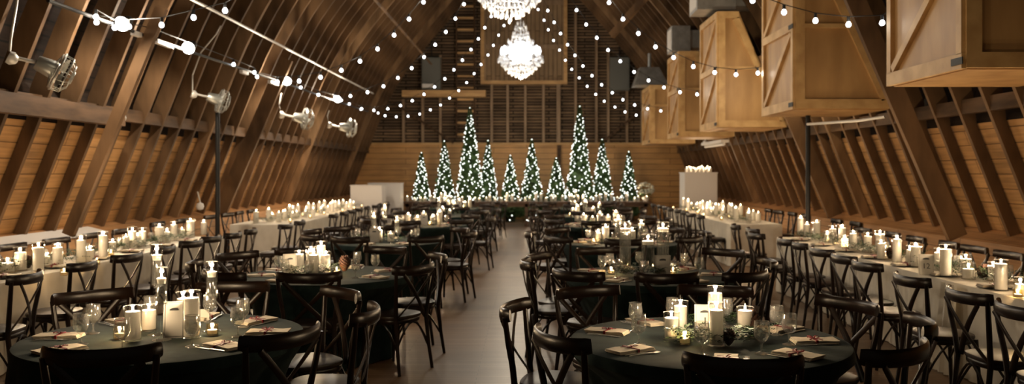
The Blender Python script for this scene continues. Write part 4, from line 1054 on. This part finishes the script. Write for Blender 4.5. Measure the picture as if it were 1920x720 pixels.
for i, (px_, top, hw, nl, lab) in enumerate(TREES):
    y_ = 29.1+(0 if hw > 25 else (.75 if i % 2 else .35)); x = (px_-CX)*y_/F; H = HC-(top-CY)*y_/F; Rb = hw*y_/F*1.05
    random.seed(40+i)
    nm = {2:'tall left',7:'tall right'}.get(i, lab)
    t = thing('christmas_tree', 'lit conical fir tree behind the head table, the %s' % lab.replace(' one', ' one'), 'christmas tree', (x, y_, 0))
    mb = MB(); mb.tube([(0,0,.0),(0,0,H*.92)], [.05,.012], 8); mb.build('trunk', 'beam', t)
    mb = MB(); mb.lathe([(0,0),(.16,0),(.2,.3),(.18,.3),(0,.26)], 14); mb.build('pot', 'black', t)
    z0 = .3
    mb = MB(); nn = int(260*H)
    mb.lathe([(0,z0),(Rb*.72,z0+.05),(Rb*.42,z0+(H-z0)*.42),(0,H*.95)], 14)
    for k in range(nn):
        u = random.random()**1.35; z = z0+(H-z0)*u; r_ = Rb*(1-u)**.85; a = random.random()*2*PI
        d = Vector((math.cos(a), math.sin(a), random.uniform(-.35,.15))); p_ = Vector((0,0,z))+d*r_*random.uniform(.25,.55)
        e = d*(r_*.52+.05)*random.uniform(.8,1.1); s2 = Vector((-math.sin(a), math.cos(a), 0))*.07
        n0 = len(mb.v); mb.v += [p_, p_+e*.55+s2, p_+e, p_+e*.55-s2, p_+e*.6+Vector((0,0,.06)), p_+e*.6-Vector((0,0,.05))]
        mb.face([n0,n0+1,n0+2,n0+3]); mb.face([n0,n0+4,n0+2,n0+5])
    mb.build('foliage', 'tree', t)
    f = thing('fairy_light_string', 'tiny white lights wound on the fir tree, the %s' % lab, 'fairy lights', (x, y_, 0))
    wp = []
    for k in range(int(14*H)*3):
        u = k/(14*H*3); z = .5+(H-.5)*u; r_ = Rb*(1-u)**.85*.96; a = u*H*9; wp.append((r_*math.cos(a), r_*math.sin(a), z))
    mb = MB(); mb.tube(wp, .003, 3); mb.build('wire', 'green', f)
    tot = int(nl*2.5); placed = 0; bulk = MB()
    for k in range(tot):
        u = (k+random.random())/tot; u = .45*u+.55*(1-math.sqrt(1-u*.985)); z = .75+(H-.75)*u; rr = Rb*(1-(z-z0)/(H-z0)*.985)**.85
        a = k*2.39996+random.uniform(-.7,.7); r_ = rr*random.uniform(.84,1.08)+.01
        q = (r_*math.cos(a), r_*math.sin(a), z)
        if placed < 100 and math.sin(a) < .25: link('fairy_light', fairy_me, f, q); placed += 1
        else: bulk.lathe([(0,-.017),(.013,-.009),(.016,0),(.013,.009),(0,.017)], 6, q)
    if bulk.v: tag(bulk.build('fairy_light', 'fairy', f), None, kind='stuff')
    link('fairy_light', fairy_me, f, (0, 0, H+.01))
    point('tree_light', (x, y_-Rb-.35, 1.2+H*.2), 5.0*(H/2.5), (1,.95,.8), .3)
# flower bowl at the right of the head table
t = thing('flower_arrangement', 'round white flower arrangement at the right end of the head table', 'flowers', (3.85, 27.6, T76))
mb = MB(); mb.lathe([(0,0),(.08,0),(.11,.12),(.09,.15),(.08,.15),(.08,.02),(0,.02)], 14); mb.build('bowl', 'white', t, smooth=True)
mb = MB()
for k in range(60):
    a, b = random.random()*2*PI, random.random(); r_ = .26; p_ = Vector((r_*math.cos(a)*math.sin(b*2), r_*math.sin(a)*math.sin(b*2), .36+r_*.9*math.cos(b*2)))
    mb.lathe([(0,-.035),(.04,-.01),(.045,.015),(.02,.035),(0,.03)], 7, p_)
mb.build('blossoms', 'flower', t)
mb = MB(); leafy(mb, (0,0,.18), 120, .2, .2, .12); mb.build('leaves', 'green', t)
# white blocks
def block(name, px0, px1, top, y_, d, lab, cat):
    x0_, x1_ = (px0-CX)*y_/F, (px1-CX)*y_/F; h = HC-(top-CY)*y_/F
    t = thing(name, lab, cat, ((x0_+x1_)/2, y_, 0)); w_ = (x1_-x0_)/2
    mb = MB(); mb.box((-w_,0,.06),(w_,d,h-.03)); mb.build('body', 'white', t)
    mb = MB(); mb.box((-w_-.015,-.015,h-.03),(w_+.015,d+.015,h)); mb.build('top_panel', 'white', t)
    mb = MB(); mb.box((-w_+.04,.04,0),(w_-.04,d-.04,.06)); mb.build('plinth', 'black', t)
    return Vector(((x0_+x1_)/2, y_+d/2, h)), w_
block('bar_counter', 657, 716, 347, 24.3, .7, 'white bar counter at the left near the end wall, front part', 'counter')
block('bar_counter', 690, 750, 343, 25.6, .7, 'white bar counter behind the front one, a little to its right', 'counter')
c_, w_ = block('display_plinth', 1284, 1345, 323, 23.6, .8, 'tall white square plinth topped with candles at the right', 'plinth')
random.seed(77)
for i in range(12):
    candle((c_.x-w_+.1+(2*w_-.2)*((i % 6)+.5)/6, c_.y+(-.2 if i < 6 else .15), c_.z), .045, random.uniform(.08,.16), 'glowing candle on the white plinth, %s in its %s row' % (ORD[i % 6], 'front' if i < 6 else 'back'), 'candles on the white plinth', 0, 1.2 if i in (1,4) else 0)
# small white lamp on the left wall and two on the right wall
for (px_, py_, y_, lab) in ((375, 387, 14.4, 'round white lamp low on the left rafters beside the black post'), (1322, 268, 23.0, 'small round white lamp under the far plywood cabinets')):
    p = atz(px_, py_, y_); t = thing('wall_lamp', lab, 'lamp', p)
    mb = MB(); mb.lathe([(0,-.07),(.05,-.05),(.065,0),(.05,.05),(.0,.07)], 14); mb.build('globe', 'white', t, smooth=True)
    mb = MB(); mb.tube([(0,.02,.05),(-.05 if px_ < 900 else .05,.02,.25)], .012, 6); mb.build('bracket', 'conduit', t)
p = atz(1403, 251, 17.5)
